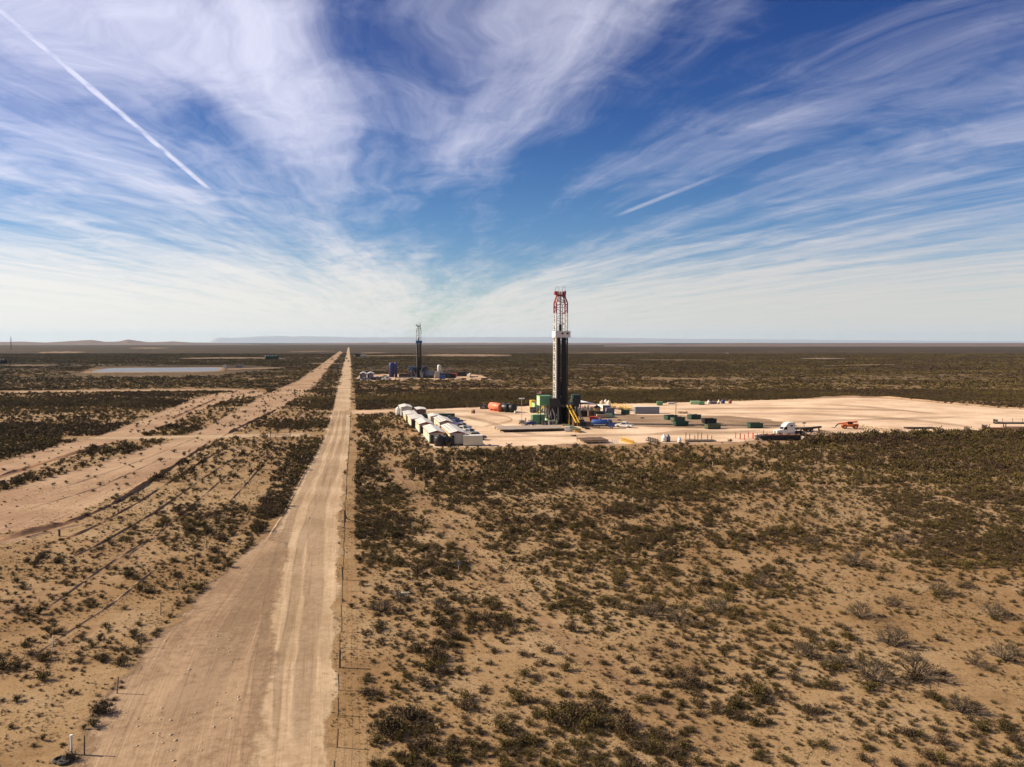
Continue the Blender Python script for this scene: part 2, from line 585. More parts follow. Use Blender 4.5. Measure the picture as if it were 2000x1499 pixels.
class MB:
    def __init__(s):
        s.v, s.f = [], []

    def raw(s, vs, fs):
        b = len(s.v)
        s.v += [tuple(p) for p in vs]
        s.f += [tuple(b + i for i in f) for f in fs]
        return s

    def box(s, cx, cy, cz, sx, sy, sz, rz=0.0):
        hx, hy, hz = sx / 2, sy / 2, sz / 2
        c, n = math.cos(rz), math.sin(rz)
        vs = []
        for z in (-hz, hz):
            for x, y in ((-hx, -hy), (hx, -hy), (hx, hy), (-hx, hy)):
                vs.append((cx + x * c - y * n, cy + x * n + y * c, cz + z))
        return s.raw(vs, [(3, 2, 1, 0), (4, 5, 6, 7), (0, 1, 5, 4), (1, 2, 6, 5), (2, 3, 7, 6), (3, 0, 4, 7)])

    def b2(s, x0, x1, y0, y1, z0, z1):
        return s.box((x0 + x1) / 2, (y0 + y1) / 2, (z0 + z1) / 2, x1 - x0, y1 - y0, z1 - z0)

    def _frame(s, p0, p1):
        p0, p1 = Vector(p0), Vector(p1)
        d = (p1 - p0).normalized()
        a = Vector((0, 0, 1)) if abs(d.z) < .95 else Vector((1, 0, 0))
        u = d.cross(a).normalized()
        return p0, p1, u, d.cross(u).normalized()

    def bar(s, p0, p1, w, h=None):
        h = h or w
        p0, p1, u, n = s._frame(p0, p1)
        vs = []
        for p in (p0, p1):
            for a, b in ((-1, -1), (1, -1), (1, 1), (-1, 1)):
                vs.append(p + u * (a * w / 2) + n * (b * h / 2))
        return s.raw(vs, [(0, 1, 2, 3), (7, 6, 5, 4), (0, 4, 5, 1), (1, 5, 6, 2), (2, 6, 7, 3), (3, 7, 4, 0)])

    def tube(s, p0, p1, r, n=8, r1=None):
        r1 = r if r1 is None else r1
        p0, p1, u, w = s._frame(p0, p1)
        vs = []
        for p, rr in ((p0, r), (p1, r1)):
            for i in range(n):
                a = 2 * math.pi * i / n
                vs.append(p + u * (math.cos(a) * rr) + w * (math.sin(a) * rr))
        fs = [(i, (i + 1) % n, n + (i + 1) % n, n + i) for i in range(n)]
        fs += [tuple(range(n - 1, -1, -1)), tuple(range(n, 2 * n))]
        return s.raw(vs, fs)

    def lathe(s, prof, n=20, cx=0, cy=0):
        vs = []
        for r, z in prof:
            for i in range(n):
                a = 2 * math.pi * i / n
                vs.append((cx + r * math.cos(a), cy + r * math.sin(a), z))
        fs = []
        for j in range(len(prof) - 1):
            for i in range(n):
                fs.append((j * n + i, j * n + (i + 1) % n, (j + 1) * n + (i + 1) % n, (j + 1) * n + i))
        fs.append(tuple(range(n - 1, -1, -1)))
        fs.append(tuple(range((len(prof) - 1) * n, len(prof) * n)))
        return s.raw(vs, fs)

    def prism(s, prof, a0, a1, axis='y'):
        """profile of (h, z) pairs extruded along y (h is x) or along x (h is y)"""
        n = len(prof)
        vs = []
        for a in (a0, a1):
            for h, z in prof:
                vs.append((h, a, z) if axis == 'y' else (a, h, z))
        fs = [(i, (i + 1) % n, n + (i + 1) % n, n + i) for i in range(n)]
        fs += [tuple(range(n - 1, -1, -1)), tuple(range(n, 2 * n))]
        return s.raw(vs, fs)

    def mesh(s, name, m, smooth=False):
        me = bpy.data.meshes.new(name)
        me.from_pydata(s.v, [], s.f)
        me.validate()
        import bmesh
        bm = bmesh.new()
        bm.from_mesh(me)
        bmesh.ops.recalc_face_normals(bm, faces=bm.faces)
        bm.to_mesh(me)
        bm.free()
        me.materials.append(MATS[m])
        if smooth:
            for p in me.polygons:
                p.use_smooth = len(p.vertices) == 4
        return me

    def build(s, name, m, parent=None, loc=None, rz=0.0, smooth=False):
        return link(name, s.mesh(name, m, smooth), parent, loc, rz)


def copy_tree(o, parent=None):
    c = o.copy()
    COL.objects.link(c)
    c.parent = parent
    for ch in list(o.children):
        copy_tree(ch, c)
    return c


# ------------------------------------------------------------------ ground
def grid_mesh(name, xs, ys, zf, m, mask=None, keep=None, uvs=None):
    X, Y = np.meshgrid(xs, ys)
    Z = zf(X, Y) if callable(zf) else np.full(X.shape, zf)
    nx, ny = len(xs), len(ys)
    idx = np.arange(nx * ny).reshape(ny, nx)
    a, b, c, d = idx[:-1, :-1], idx[:-1, 1:], idx[1:, 1:], idx[1:, :-1]
    fs = np.stack([a, b, c, d], -1).reshape(-1, 4)
    if keep is not None:
        kv = keep.reshape(-1)
        fs = fs[kv[fs].any(1)]
    used = np.unique(fs)
    remap = np.full(nx * ny, -1)
    remap[used] = np.arange(len(used))
    V = np.stack([X, Y, Z], -1).reshape(-1, 3)[used]
    fs = remap[fs]
    me = bpy.data.meshes.new(name)
    me.from_pydata(V.tolist(), [], fs.tolist())
    if mask is not None:
        at = me.attributes.new('mask', 'FLOAT', 'POINT')
        at.data.foreach_set('value', mask.reshape(-1)[used].astype(np.float32))
    uvl = me.uv_layers.new(name='UVMap')
    li = np.empty(len(me.loops), int)
    me.loops.foreach_get('vertex_index', li)
    c0, s0 = math.cos(RZ), math.sin(RZ)
    U = np.stack([V[:, 0] * c0 + V[:, 1] * s0, -V[:, 0] * s0 + V[:, 1] * c0], -1)
    if uvs:
        U = U[:, ::-1]
    uvl.data.foreach_set('uv', U[li].reshape(-1).astype(np.float32))
    me.materials.append(MATS[m])
    return me


def gspace(lo, hi, n):
    """spacing that grows away from zero"""
    t = np.linspace(-1, 1, n)
    v = np.sinh(t * 6.5) / math.sinh(6.5)
    return np.where(v < 0, -v * lo, v * hi)


gx = gspace(-48000, 48000, 141)
gy = gspace(-20000, 48000, 141)
tag(link('ground', grid_mesh('ground', gx, gy, 0.0, 'ground')), kind='structure')


def ribbon(name, pairs, m, z, across=14, over=.28, seed=0.0, prof=None, kind='structure', closed_z=False, jit=.12, maxseg=2.0, fadeend=True, nf=.09, flen=None):
    """strip of worked ground between two surveyed edges; the mask fades past the edges"""
    Ls = [G(*a) for a, b in pairs]
    Rs = [G(*b) for a, b in pairs]
    L, Q = [Ls[0]], [Rs[0]]
    for i in range(len(pairs) - 1):
        mid = (Ls[i] + Ls[i + 1] + Rs[i] + Rs[i + 1]) / 4
        seg = ((Ls[i + 1] - Ls[i]).length + (Rs[i + 1] - Rs[i]).length) / 2
        n = max(1, min(160, int(seg / max(maxseg, .012 * mid.length))))
        for j in range(1, n + 1):
            L.append(Ls[i].lerp(Ls[i + 1], j / n))
            Q.append(Rs[i].lerp(Rs[i + 1], j / n))
    # soften the corners of the surveyed polyline
    for _ in range(6):
        for A in (L, Q):
            A[1:-1] = [(A[i - 1] + A[i] * 2 + A[i + 1]) / 4 for i in range(1, len(A) - 1)]
    S = np.linspace(-1 - over, 1 + over, across + 1)
    vs, ms, uv = [], [], []
    al = 0.0
    tot = sum(((L[i] + Q[i]) / 2 - (L[i - 1] + Q[i - 1]) / 2).length for i in range(1, len(L)))
    for i in range(len(L)):
        if i:
            al += ((L[i] + Q[i]) / 2 - (L[i - 1] + Q[i - 1]) / 2).length
        c = (L[i] + Q[i]) / 2
        h = (Q[i] - L[i]) / 2
        w = h.length
        fl = flen or min(tot * .22, 14.0 + tot * .03)
        ef = float(sstep(np.array([min(al, tot - al)]), -.02 * fl, fl)[0]) if fadeend else 1.0
        for s in S:
            p = c + h * float(s)
            nz = float(fbm(np.array([p.x * nf + seed]), np.array([p.y * nf]), 3)[0]) - .5
            sj = abs(s) + nz * jit * 2
            mk = float(sstep(np.array([sj]), 1 + over * .8, 1 - over * .6)[0]) if over > 0 else 1.0
            mk *= .15 + .85 * ef
            zz = z
            if prof:
                zz = z + (prof(float(s), nz) + .02) * ef - .02
                mk = ef if abs(s) < .98 else 0.0
            vs.append((p.x, p.y, zz))
            ms.append(mk)
            uv.append((s * w, al))
    n = len(S)
    fs = [(i * n + j, i * n + j + 1, (i + 1) * n + j + 1, (i + 1) * n + j) for i in range(len(L) - 1) for j in range(n - 1)]
    me = bpy.data.meshes.new(name)
    me.from_pydata(vs, [], fs)
    me.attributes.new('mask', 'FLOAT', 'POINT').data.foreach_set('value', ms)
    ul = me.uv_layers.new(name='UVMap')
    for lp in me.loops:
        ul.data[lp.index].uv = uv[lp.vertex_index]
    me.materials.append(MATS[m])
    if me.polygons and me.polygons[0].normal.z < 0:
        me.flip_normals()
    return tag(link(name, me), kind=kind)


def band(line, w):
    """pairs from a centre line in photo pixels with the width in photo pixels (vertical for level lines, else horizontal)"""
    out = []
    for i, p in enumerate(line):
        a = line[max(0, i - 1)]
        b = line[min(len(line) - 1, i + 1)]
        wi = w[i] if isinstance(w, (list, tuple)) else w
        if abs(b[0] - a[0]) > 2.2 * abs(b[1] - a[1]):
            out.append(((p[0], p[1] - wi / 2), (p[0], p[1] + wi / 2)))
        else:
            out.append(((p[0] - wi / 2, p[1]), (p[0] + wi / 2, p[1])))
    return out


ROAD_L = [(420, 1560), (438, 1499), (470, 1300), (497, 1180), (525, 1080), (556, 1000), (597, 920), (636, 850), (650, 800), (659, 760), (665, 735), (671, 712), (675.5, 696), (678, 686), (679.5, 679)]
ROAD_R = [(636, 1560), (641, 1499), (650, 1300), (653, 1180), (657, 1080), (662, 1000), (671, 920), (683, 850), (684, 800), (684.5, 760), (685, 735), (685, 712), (683.5, 696), (682.5, 686), (682, 679)]
TURN = [((60, 2100), (470, 2100)), ((100, 1680), (480, 1680)), ((150, 1499), (490, 1499)), ((225, 1370), (500, 1370)), ((272, 1290), (508, 1290)), ((335, 1210), (520, 1210)), ((420, 1140), (540, 1140)), ((470, 1090), (556, 1090)), ((505, 1050), (572, 1050)), ((535, 1010), (590, 1010))]
ROW1_U = [(-150, 1003), (0, 962), (200, 905), (330, 862), (400, 838), (480, 792), (530, 766), (580, 745), (620, 717), (645, 699), (664, 686)]
ROW1_D = [(-150, 1085), (0, 1042), (130, 1010), (250, 958), (350, 905), (430, 858), (510, 818), (570, 785), (612, 755), (645, 715), (669, 689)]
ROW2_U = [(-120, 935), (0, 903), (110, 872), (200, 850), (300, 812), (370, 783), (430, 768), (505, 762)]
ROW2_D = [(-120, 985), (0, 946), (100, 906), (190, 872), (290, 848), (370, 812), (440, 784), (520, 770)]
PAD = [(783, 803), (806, 824), (838, 874), (946, 872.5), (1130, 869), (1300, 867), (1480, 862.5), (1570, 858), (1700, 851), (1850, 847), (2000, 844.5), (2260, 841),
       (2330, 818), (2150, 809), (2000, 801), (1900, 794), (1800, 784), (1720, 777), (1640, 776.5), (1500, 782), (1290, 788), (1100, 791), (1000, 795), (900, 797)]
PAD2 = [(692, 741), (699, 745.5), (760, 744.5), (830, 743.5), (900, 742.5), (962, 743), (942, 734), (905, 730), (820, 731), (750, 731.5), (703, 734)]

ribbon('graded_strip', list(zip(ROW1_U, ROW1_D)), 'graded', .004, 20, seed=3, fadeend=False)
ribbon('graded_strip', list(zip(ROW2_U, ROW2_D)), 'graded', .008, 16, seed=9, fadeend=False)
ribbon('road_turnout', TURN, 'turnout', .018, 24, .6, seed=21, jit=.35, flen=30)
ribbon('path', band([(300, 1490), (390, 1350), (455, 1240), (505, 1140), (540, 1060)], [90, 80, 60, 40, 26]), 'track', .020, 10, .8, seed=23, jit=.5)
ribbon('road', list(zip(ROAD_L, ROAD_R)), 'road', .012, 26, .34, seed=5, jit=.32, fadeend=False, nf=.16)
ribbon('path', band([(120, 857), (300, 856), (430, 852), (540, 851), (650, 848)], [4, 5, 5, 6, 7]), 'road', .016, 6, seed=33)
ribbon('path', band([(676, 806), (720, 806), (800, 802)], [7, 6, 5]), 'caliche_far', .018, 6, seed=44)
ribbon('path', band([(-60, 767), (120, 765), (260, 763.5), (430, 762), (520, 764)], [2, 2, 2.4, 2.6, 3]), 'graded', .016, 6, seed=48)
ribbon('path', band([(760, 902), (835, 985), (905, 1060), (985, 1150), (1090, 1240), (1240, 1350), (1400, 1460), (1560, 1560)], [16, 20, 26, 34, 40, 50, 60, 70]), 'trail', .009, 8, .5, seed=52, jit=.5)
ribbon('path', band([(706, 860), (765, 905), (830, 985)], [10, 16, 20]), 'trail', .0095, 8, .5, seed=55, jit=.5)
far_lines = [([(350, 700.5), (480, 699), (560, 701)], 2.2), ([(0, 714), (115, 713.5)], 1.6), ([(420, 722), (540, 719), (560, 719)], 3.0),
             ([(560, 687.5), (660, 686)], 1.2), ([(600, 710), (676, 711)], 1.6), ([(690, 695.5), (760, 695), (835, 694)], 1.4),
             ([(822, 694), (1000, 694.5)], 4.2), ([(1560, 700.5), (1655, 700.5)], 2.0), ([(1230, 703), (1420, 704)], 1.0),
             ([(1415, 689), (1424, 691.5)], 1.2), ([(700, 690), (760, 689)], 1.4), ([(1100, 690), (1290, 689)], 1.0),
             ([(1600, 715), (1760, 712)], 1.2), ([(70, 689), (170, 688)], 3.0), ([(250, 680.5), (330, 680)], 1.6),
             ([(1120, 712), (1240, 714)], 1.0), ([(860, 679), (1000, 678.5)], .6), ([(1250, 738), (1400, 741)], 1.4)]
for i, (ln, w) in enumerate(far_lines):
    x0, x1 = ln[0][0], ln[-1][0]
    xs_ = np.linspace(x0, x1, 9)
    ys_ = np.interp(xs_, [p[0] for p in ln], [p[1] for p in ln])
    ws_ = w * np.array([.25, .6, .9, 1.1, .95, 1.1, .8, .55, .2]) * RNG.uniform(.75, 1.2, 9)
    ln = [(float(a), float(b)) for a, b in zip(xs_, ys_)]
    w = [float(q) for q in ws_]
    ribbon('path', band(ln, w), 'caliche_line', .03 + .004 * (i % 5), 6, .5, seed=60 + i, jit=.9)


def pad_sheet(name, poly, m, z, cell, seed):
    W = [(G(*p).x, G(*p).y) for p in poly]
    xs = np.arange(min(p[0] for p in W) - 8, max(p[0] for p in W) + 8, cell)
    ys = np.arange(min(p[1] for p in W) - 8, max(p[1] for p in W) + 8, cell)
    X, Y = np.meshgrid(xs, ys)
    d = polydist(X, Y, W)
    ins = inpoly(X, Y, W)
    d = np.where(ins, d, -d) + (fbm(X * .12 + seed, Y * .12, 3) - .5) * 3.0
    mk = sstep(d, -1.6, 1.6)
    return tag(link(name, grid_mesh(name, xs, ys, z, m, mk, mk > 0, uvs=True)), kind='structure')


pad_sheet('well_pad', PAD, 'caliche', .02, 2.2, 2.0)
pad_sheet('well_pad', PAD2, 'caliche_far', .02, 3.0, 8.0)
# much driven brown ground, with the rig's shadow painted into its colour
pad_sheet('driven_shaded_ground', [(1200, 812), (1290, 811), (1420, 813), (1500, 820), (1560, 832), (1500, 838), (1380, 838), (1240, 833), (1150, 838), (1110, 830), (1130, 815)], 'driven_shade', .026, 2.0, 4.0)


def berm(line, wpx, h, m, seed):
    def prof(s, nz):
        return max(0.0, 1 - abs(s)) ** 1.15 * h * .62 * max(0.0, 1 + nz * 2.2) - .02
    return ribbon('berm', band(line, wpx), m, .012, 8, 0.0, seed=seed, prof=prof, maxseg=.9, nf=.42)


berm([(-150, 1102), (0, 1056), (60, 1040), (130, 1024), (200, 996), (260, 962), (330, 917), (380, 884), (412, 862)], [16, 12, 11, 10, 10, 9, 8, 7, 5], .75, 'redsoil', 1)
berm([(430, 856), (470, 834), (520, 811), (545, 797)], [6, 6, 5, 4], .8, 'redsoil', 2)
berm([(-100, 968), (0, 932), (60, 912), (120, 893), (190, 873), (245, 862)], [9, 8, 8, 7, 6, 5], .6, 'redsoil', 3)
berm([(452, 884), (480, 871), (512, 860)], [7, 6, 5], .5, 'graded', 4)
berm([(330, 820), (380, 798), (425, 778)], [5, 4, 4], .7, 'redsoil', 5)
berm([(790, 836), (812, 856), (838, 880)], [5, 6, 8], .55, 'redsoil', 6)
for k, (s0, ww) in enumerate(((-.55, .16), (-.05, .12), (.38, .19))):
    ln, wd = [], []
    for n_, ((x0, y0), (x1, y1)) in enumerate(zip(ROAD_L, ROAD_R)):
        c_ = (x0 + x1) / 2 + (x1 - x0) / 2 * (s0 + random.uniform(-.14, .14))
        ln.append((c_, y0))
        wd.append((x1 - x0) * ww * random.uniform(.6, 1.3))
    ribbon('wheel_track', band(ln[:9], wd[:9]), 'track', .0215 + .0015 * k, 6, .6, seed=70 + k, jit=.6)
for ln, w, h in (([(-60, 1102), (150, 1047), (260, 988), (370, 917), (452, 867)], [5, 5, 5, 4, 3], .35), ([(60, 1128), (190, 1066), (300, 1003), (400, 932), (500, 868)], [5, 5, 5, 4, 3], .3),
                 ([(200, 1120), (300, 1050), (390, 975), (470, 905)], [6, 6, 5, 4], .25), ([(430, 1000), (490, 935), (530, 885), (558, 856)], [6, 5, 4, 4], .3), ([(520, 842), (572, 797), (612, 760), (640, 722)], [4, 4, 3, 3], .45),
                 ([(556, 842), (590, 806), (618, 774)], [4, 4, 3], .4), ([(590, 846), (610, 815), (630, 785)], [4, 4, 3], .4), ([(0, 985), (150, 945), (300, 890), (400, 848)], [4, 4, 3, 3], .2), ([(0, 1010), (180, 958), (330, 890)], [4, 3, 3], .2),
                 ([(0, 1240), (90, 1190), (200, 1110), (330, 1030)], [10, 9, 8, 6], .22), ([(0, 1330), (110, 1250), (220, 1180), (330, 1090)], [12, 10, 9, 7], .2)):
    berm(ln, w, h, 'redsoil' if h > .3 else 'graded', len(ln) + h)
for ln, w in (([(-40, 1215), (60, 1175), (130, 1135)], [40, 30, 16]), ([(180, 1130), (270, 1070), (350, 1010)], [34, 28, 20]), ([(520, 890), (560, 850), (600, 800), (630, 765)], [16, 14, 10, 8]), ([(-40, 1350), (80, 1290), (200, 1215)], [40, 40, 30])):
    ribbon('path', band(ln, w), 'trail', .0105, 8, .5, seed=w[0] * 1.7, jit=.8)
berm([(500, 1085), (532, 1040), (557, 1000), (597, 922), (636, 852)], [10, 9, 7, 6, 4], .2, 'windrow', 43)
# tracks crossing the pad, and its rough pushed-up rim
for k, (ln, w) in enumerate((([(870, 880 - 26), (1000, 853), (1300, 849), (1480, 845), (1640, 842), (1800, 836)], 4), ([(900, 812), (960, 826), (1010, 846), (1090, 852)], 5), ([(930, 806), (985, 812), (1010, 822), (930, 836)], 4), ([(1225, 836), (1500, 826), (1900, 814)], 3.5),
                             ([(1300, 800), (1500, 797), (1800, 803)], 3), ([(1350, 808), (1560, 808), (1760, 818), (1920, 836)], 3.5), ([(1260, 850), (1330, 842), (1420, 845), (1500, 840)], 4), ([(1600, 790), (1700, 795), (1850, 812)], 3), ([(800, 806), (900, 803), (1040, 810)], 4), ([(940, 822), (890, 812), (850, 806)], 3.5))):
    ribbon('path', band(ln, w), 'track', .030 + .002 * k, 8, .5, seed=90 + k, jit=.6)
berm([(946, 874.5), (1060, 872), (1180, 870), (1300, 868.5), (1400, 866.5), (1480, 864.5), (1570, 860)], 4, .6, 'graded', 31)
berm([(1560, 779.5), (1640, 776), (1720, 776.5), (1800, 783.5), (1900, 793), (2000, 800.5), (2160, 809)], 2.2, 1.1, 'graded', 33)
berm([(-80, 1075), (0, 1064), (120, 1034), (205, 1014)], [7, 6, 5, 3], .35, 'graded', 7)


# ------------------------------------------------------------------ far hills and mesas
def ridge(name, dist, prof, m, deep, seed, rough=.1, step=6.0):
    """prof: (photo x, metres) along the skyline at the given distance"""
    xs = np.arange(prof[0][0], prof[-1][0] + .1, step)
    hs = np.interp(xs, [p[0] for p in prof], [p[1] for p in prof])
    wx = (xs - 1000) / F * dist
    t = np.linspace(0, 1, 15)
    sec = np.interp(t, [0, .1, .2, .3, .42, .8, 1], [0, .12, .42, .86, 1, .9, 0])
    vs = []
    for j, tj in enumerate(t):
        nz = fbm(xs * .045 + seed, np.full(xs.shape, tj * 4 + seed), 4) - .5
        off = (fbm(xs * .02 + seed, np.full(xs.shape, seed + 3.0), 4) - .5) * deep * .12 * (1 - tj) ** 1.5
        z = hs * sec[j] * (1 + nz * rough * 2.2)
        for i in range(len(xs)):
            vs.append((wx[i] * (1 + tj * deep / dist), dist + tj * deep + off[i], max(z[i], 0) - .5 if j in (0, 14) else z[i]))
    n = len(xs)
    fs = [(j * n + i, j * n + i + 1, (j + 1) * n + i + 1, (j + 1) * n + i) for j in range(14) for i in range(n - 1)]
    me = bpy.data.meshes.new(name)
    me.from_pydata(vs, [], fs)
    me.materials.append(MATS[m])
    for p in me.polygons:
        p.use_smooth = True
    return tag(link(name, me), kind='structure')


mat('mesa', (.26, .26, .28), .95, dirt=.08, scale=.004)  # pale bluish colour stands in for part of the distant haze
mat('hill', (.12, .075, .06), .95, dirt=.5, scale=.01, c2=(.075, .052, .034))
ridge('mesa', 40000, [(380, 0), (414, 52), (418, 228), (430, 289), (455, 262), (475, 289), (520, 350), (545, 368), (575, 341), (600, 350), (640, 332), (680, 301), (740, 289), (800, 312), (850, 301), (900, 294),
                      (960, 315), (1010, 301), (1060, 312), (1120, 301), (1200, 262), (1270, 245), (1330, 210), (1420, 206), (1500, 189), (1600, 161), (1700, 140), (1800, 114), (1950, 96), (2150, 70), (2300, 0)], 'mesa', 3500, 3.3, .05)
ridge('hills', 8200, [(-320, 0), (-200, 32), (-60, 40), (0, 30), (50, 37), (90, 27), (150, 43), (178, 56), (205, 34), (232, 38), (250, 58), (268, 44), (290, 28), (340, 38), (370, 28), (410, 22), (470, 10), (520, 0)], 'hill', 1400, 5.1, .12, 4)
ridge('hills', 5200, [(1180, 0), (1260, 9), (1330, 12), (1400, 17), (1450, 23), (1480, 24), (1540, 17), (1620, 19), (1720, 23), (1800, 20), (1900, 23), (2000, 21), (2120, 19), (2300, 0)], 'hill', 1500, 7.9, .1, 4)
ridge('hills', 9500, [(520, 0), (600, 13), (690, 20), (755, 26), (770, 20), (860, 19), (905, 24), (960, 20), (1040, 23), (1100, 16), (1200, 20), (1300, 0)], 'hill', 1500, 2.2, .12, 4)

# ------------------------------------------------------------------ pond
def pond():
    W = [G(170, 729.5), G(212, 720.5), (G(432, 719)), G(424, 727.5)]
    c = sum(W, Vector()) / 4
    vs, ms = [], []
    rings = [(1.13, 0.0), (1.05, .9), (1.02, .9), (1.0, .4)]
    n = 48
    base = []
    for i in range(n):
        t = i / n * 4
        a, b = W[int(t) % 4], W[(int(t) + 1) % 4]
        base.append(a.lerp(b, t - int(t)))
    for _ in range(3):
        base = [(base[i - 1] + base[i] * 2 + base[(i + 1) % n]) / 4 for i in range(n)]
    for s, z in rings:
        for p in base:
            q = c + (p - c) * s
            vs.append((q.x, q.y, z + (random.random() - .5) * .25 * (z > 0)))
    fs = [(j * n + i, j * n + (i + 1) % n, (j + 1) * n + (i + 1) % n, (j + 1) * n + i) for j in range(3) for i in range(n)]
    me = bpy.data.meshes.new('pond_bank')
    me.from_pydata(vs, [], fs)
    me.attributes.new('mask', 'FLOAT', 'POINT').data.foreach_set('value', [0.2] * n + [1.0] * (3 * n))
    me.uv_layers.new(name='UVMap')
    me.materials.append(MATS['bank'])
    tag(link('pond_bank', me), kind='structure')
    me = bpy.data.meshes.new('water')
    me.from_pydata([(c.x + (p.x - c.x) * 1.03, c.y + (p.y - c.y) * 1.012, .62) for p in base], [], [tuple(range(n))])
    me.materials.append(MATS['water'])
    tag(link('water', me), kind='structure')


pond()


# ------------------------------------------------------------------ vegetation
def tri_leaves(rs, P, size, up=.35, thin=.5):
    """small leaf-shaped quads at points P, turned every way"""
    n = len(P)
    a = rs.normal(size=(n, 3))
    a[:, 2] = np.abs(a[:, 2]) + up
    a /= np.linalg.norm(a, axis=1)[:, None]
    b = np.cross(a, rs.normal(size=(n, 3)))
    b /= np.linalg.norm(b, axis=1)[:, None] + 1e-9
    s = size * rs.uniform(.6, 1.4, n)[:, None]
    V = np.stack([P, P + a * s * .5 + b * s * thin * .5, P + a * s, P + a * s * .5 - b * s * thin * .5], 1).reshape(-1, 3)
    Fc = np.arange(4 * n).reshape(-1, 4)
    return V.tolist(), [tuple(f) for f in Fc.tolist()]


def shrub_parts(seed, stems, leaves, lsize, hgt, spread, flop=0.0, leaf_lo=.35):
    """unit shrub about 1 m in radius: (stem mesh data, leaf mesh data)"""
    rs = np.random.default_rng(seed)
    sb = MB()
    P = []
    per = max(1, leaves // stems)
    for i in range(stems):
        az = 2 * math.pi * (i + rs.uniform(-.4, .4)) / stems
        out = rs.uniform(.15, 1.0) * spread
        tip = np.array([math.cos(az) * out, math.sin(az) * out, hgt * rs.uniform(.6, 1.05) * (1 - .45 * (out / spread) ** 2)])
        mid = tip * np.array([.42, .42, .55])
        sb.bar((0, 0, -.04), mid, .045)
        sb.bar(mid, tip, .028)
        tt = rs.uniform(leaf_lo, 1.05, per) ** .8
        q = np.where(tt[:, None] < .5, mid * (tt[:, None] / .5), mid + (tip - mid) * ((tt[:, None] - .5) / .5))
        q = q + rs.normal(size=(per, 3)) * np.array([.15, .15, .11]) * (0.5 + tt[:, None] * .7)
        q[:, 2] = np.maximum(q[:, 2], .02)
        P.append(q)
    P = np.concatenate(P)
    return (sb.v, sb.f), tri_leaves(rs, P, lsize)


def data_mesh(name, parts, ms):
    vs, fs, mi = [], [], []
    for i, (v, f) in enumerate(parts):
        b = len(vs)
        vs += list(v)
        fs += [tuple(b + q for q in t) for t in f]
        mi += [i] * len(f)
    me = bpy.data.meshes.new(name)
    me.from_pydata([tuple(p) for p in vs], [], fs)
    for m in ms:
        me.materials.append(MATS[m])
    me.polygons.foreach_set('material_index', mi)
    return me


def bare_bush(seed, mains=11, hgt=.86, leaves=420):
    """spreading leafless-looking bush: forked stems with thin twigs and a few leaves"""
    rs = np.random.default_rng(seed)
    sb = MB()
    tips = []

    def grow(p, d, ln, w, lv):
        q = p + d * ln
        sb.bar(tuple(p), tuple(q), w)
        if lv == 0:
            tips.append(q)
            tips.append(p + d * ln * .5)
            return
        for _ in range(3 if lv > 1 else 3):
            nd = d + rs.normal(size=3) * .38
            nd[2] += .06
            nd /= np.linalg.norm(nd)
            grow(q if rs.random() < .6 else p + d * ln * .7, nd, ln * rs.uniform(.6, .95), w * .62, lv - 1)
    for i in range(mains):
        az = 2 * math.pi * (i + rs.uniform(-.3, .3)) / mains
        el = rs.uniform(.5, 1.3)
        d = np.array([math.cos(az) * math.cos(el), math.sin(az) * math.cos(el), math.sin(el)])
        grow(np.array([0, 0, -.05]), d, hgt * rs.uniform(.3, .45), .038, 3)
    T = np.array(tips)
    P = T[rs.integers(0, len(T), leaves)] + rs.normal(size=(leaves, 3)) * .07
    return (sb.v, sb.f), tri_leaves(rs, P, .06)


def tuft(seed, blades, hgt, spread):
    rs = np.random.default_rng(seed)
    vs, fs = [], []
    for i in range(blades):
        az = rs.uniform(0, 2 * math.pi)
        o = rs.uniform(0, .35) * spread
        l = rs.uniform(.4, 1.0) * spread
        c, s = math.cos(az), math.sin(az)
        w = .07
        b = len(vs)
        vs += [(c * o - s * w, s * o + c * w, -.02), (c * o + s * w, s * o - c * w, -.02), (c * (o + l), s * (o + l), hgt * rs.uniform(.5, 1.0))]
        fs.append((b, b + 1, b + 2))
    return vs, fs


# --- ground cover plan, in fields surveyed from the photograph
def interp(py, pts):
    ys = [p[1] for p in pts]
    xs = [p[0] for p in pts]
    o = np.argsort(ys)
    return np.interp(py, np.array(ys)[o], np.array(xs)[o])


ROADPOLY = ROAD_L + ROAD_R[::-1]
TURNPOLY = [a for a, b in TURN] + [b for a, b in TURN][::-1]
R1 = ROW1_U + ROW1_D[::-1]
R2 = ROW2_U + ROW2_D[::-1]
BELT = [(637, 852), (600, 918), (556, 1003), (505, 1090), (470, 1080), (520, 965), (552, 905), (582, 852)]
BELT2 = [(650, 756), (640, 848), (560, 848), (600, 800), (625, 760)]
BELT3 = [(664, 700), (655, 755), (628, 752), (650, 712)]
CLUST = [(325, 968), (410, 945), (480, 1000), (445, 1075), (372, 1055)]
POND = [(125, 736), (190, 716), (470, 713), (545, 718), (440, 735)]


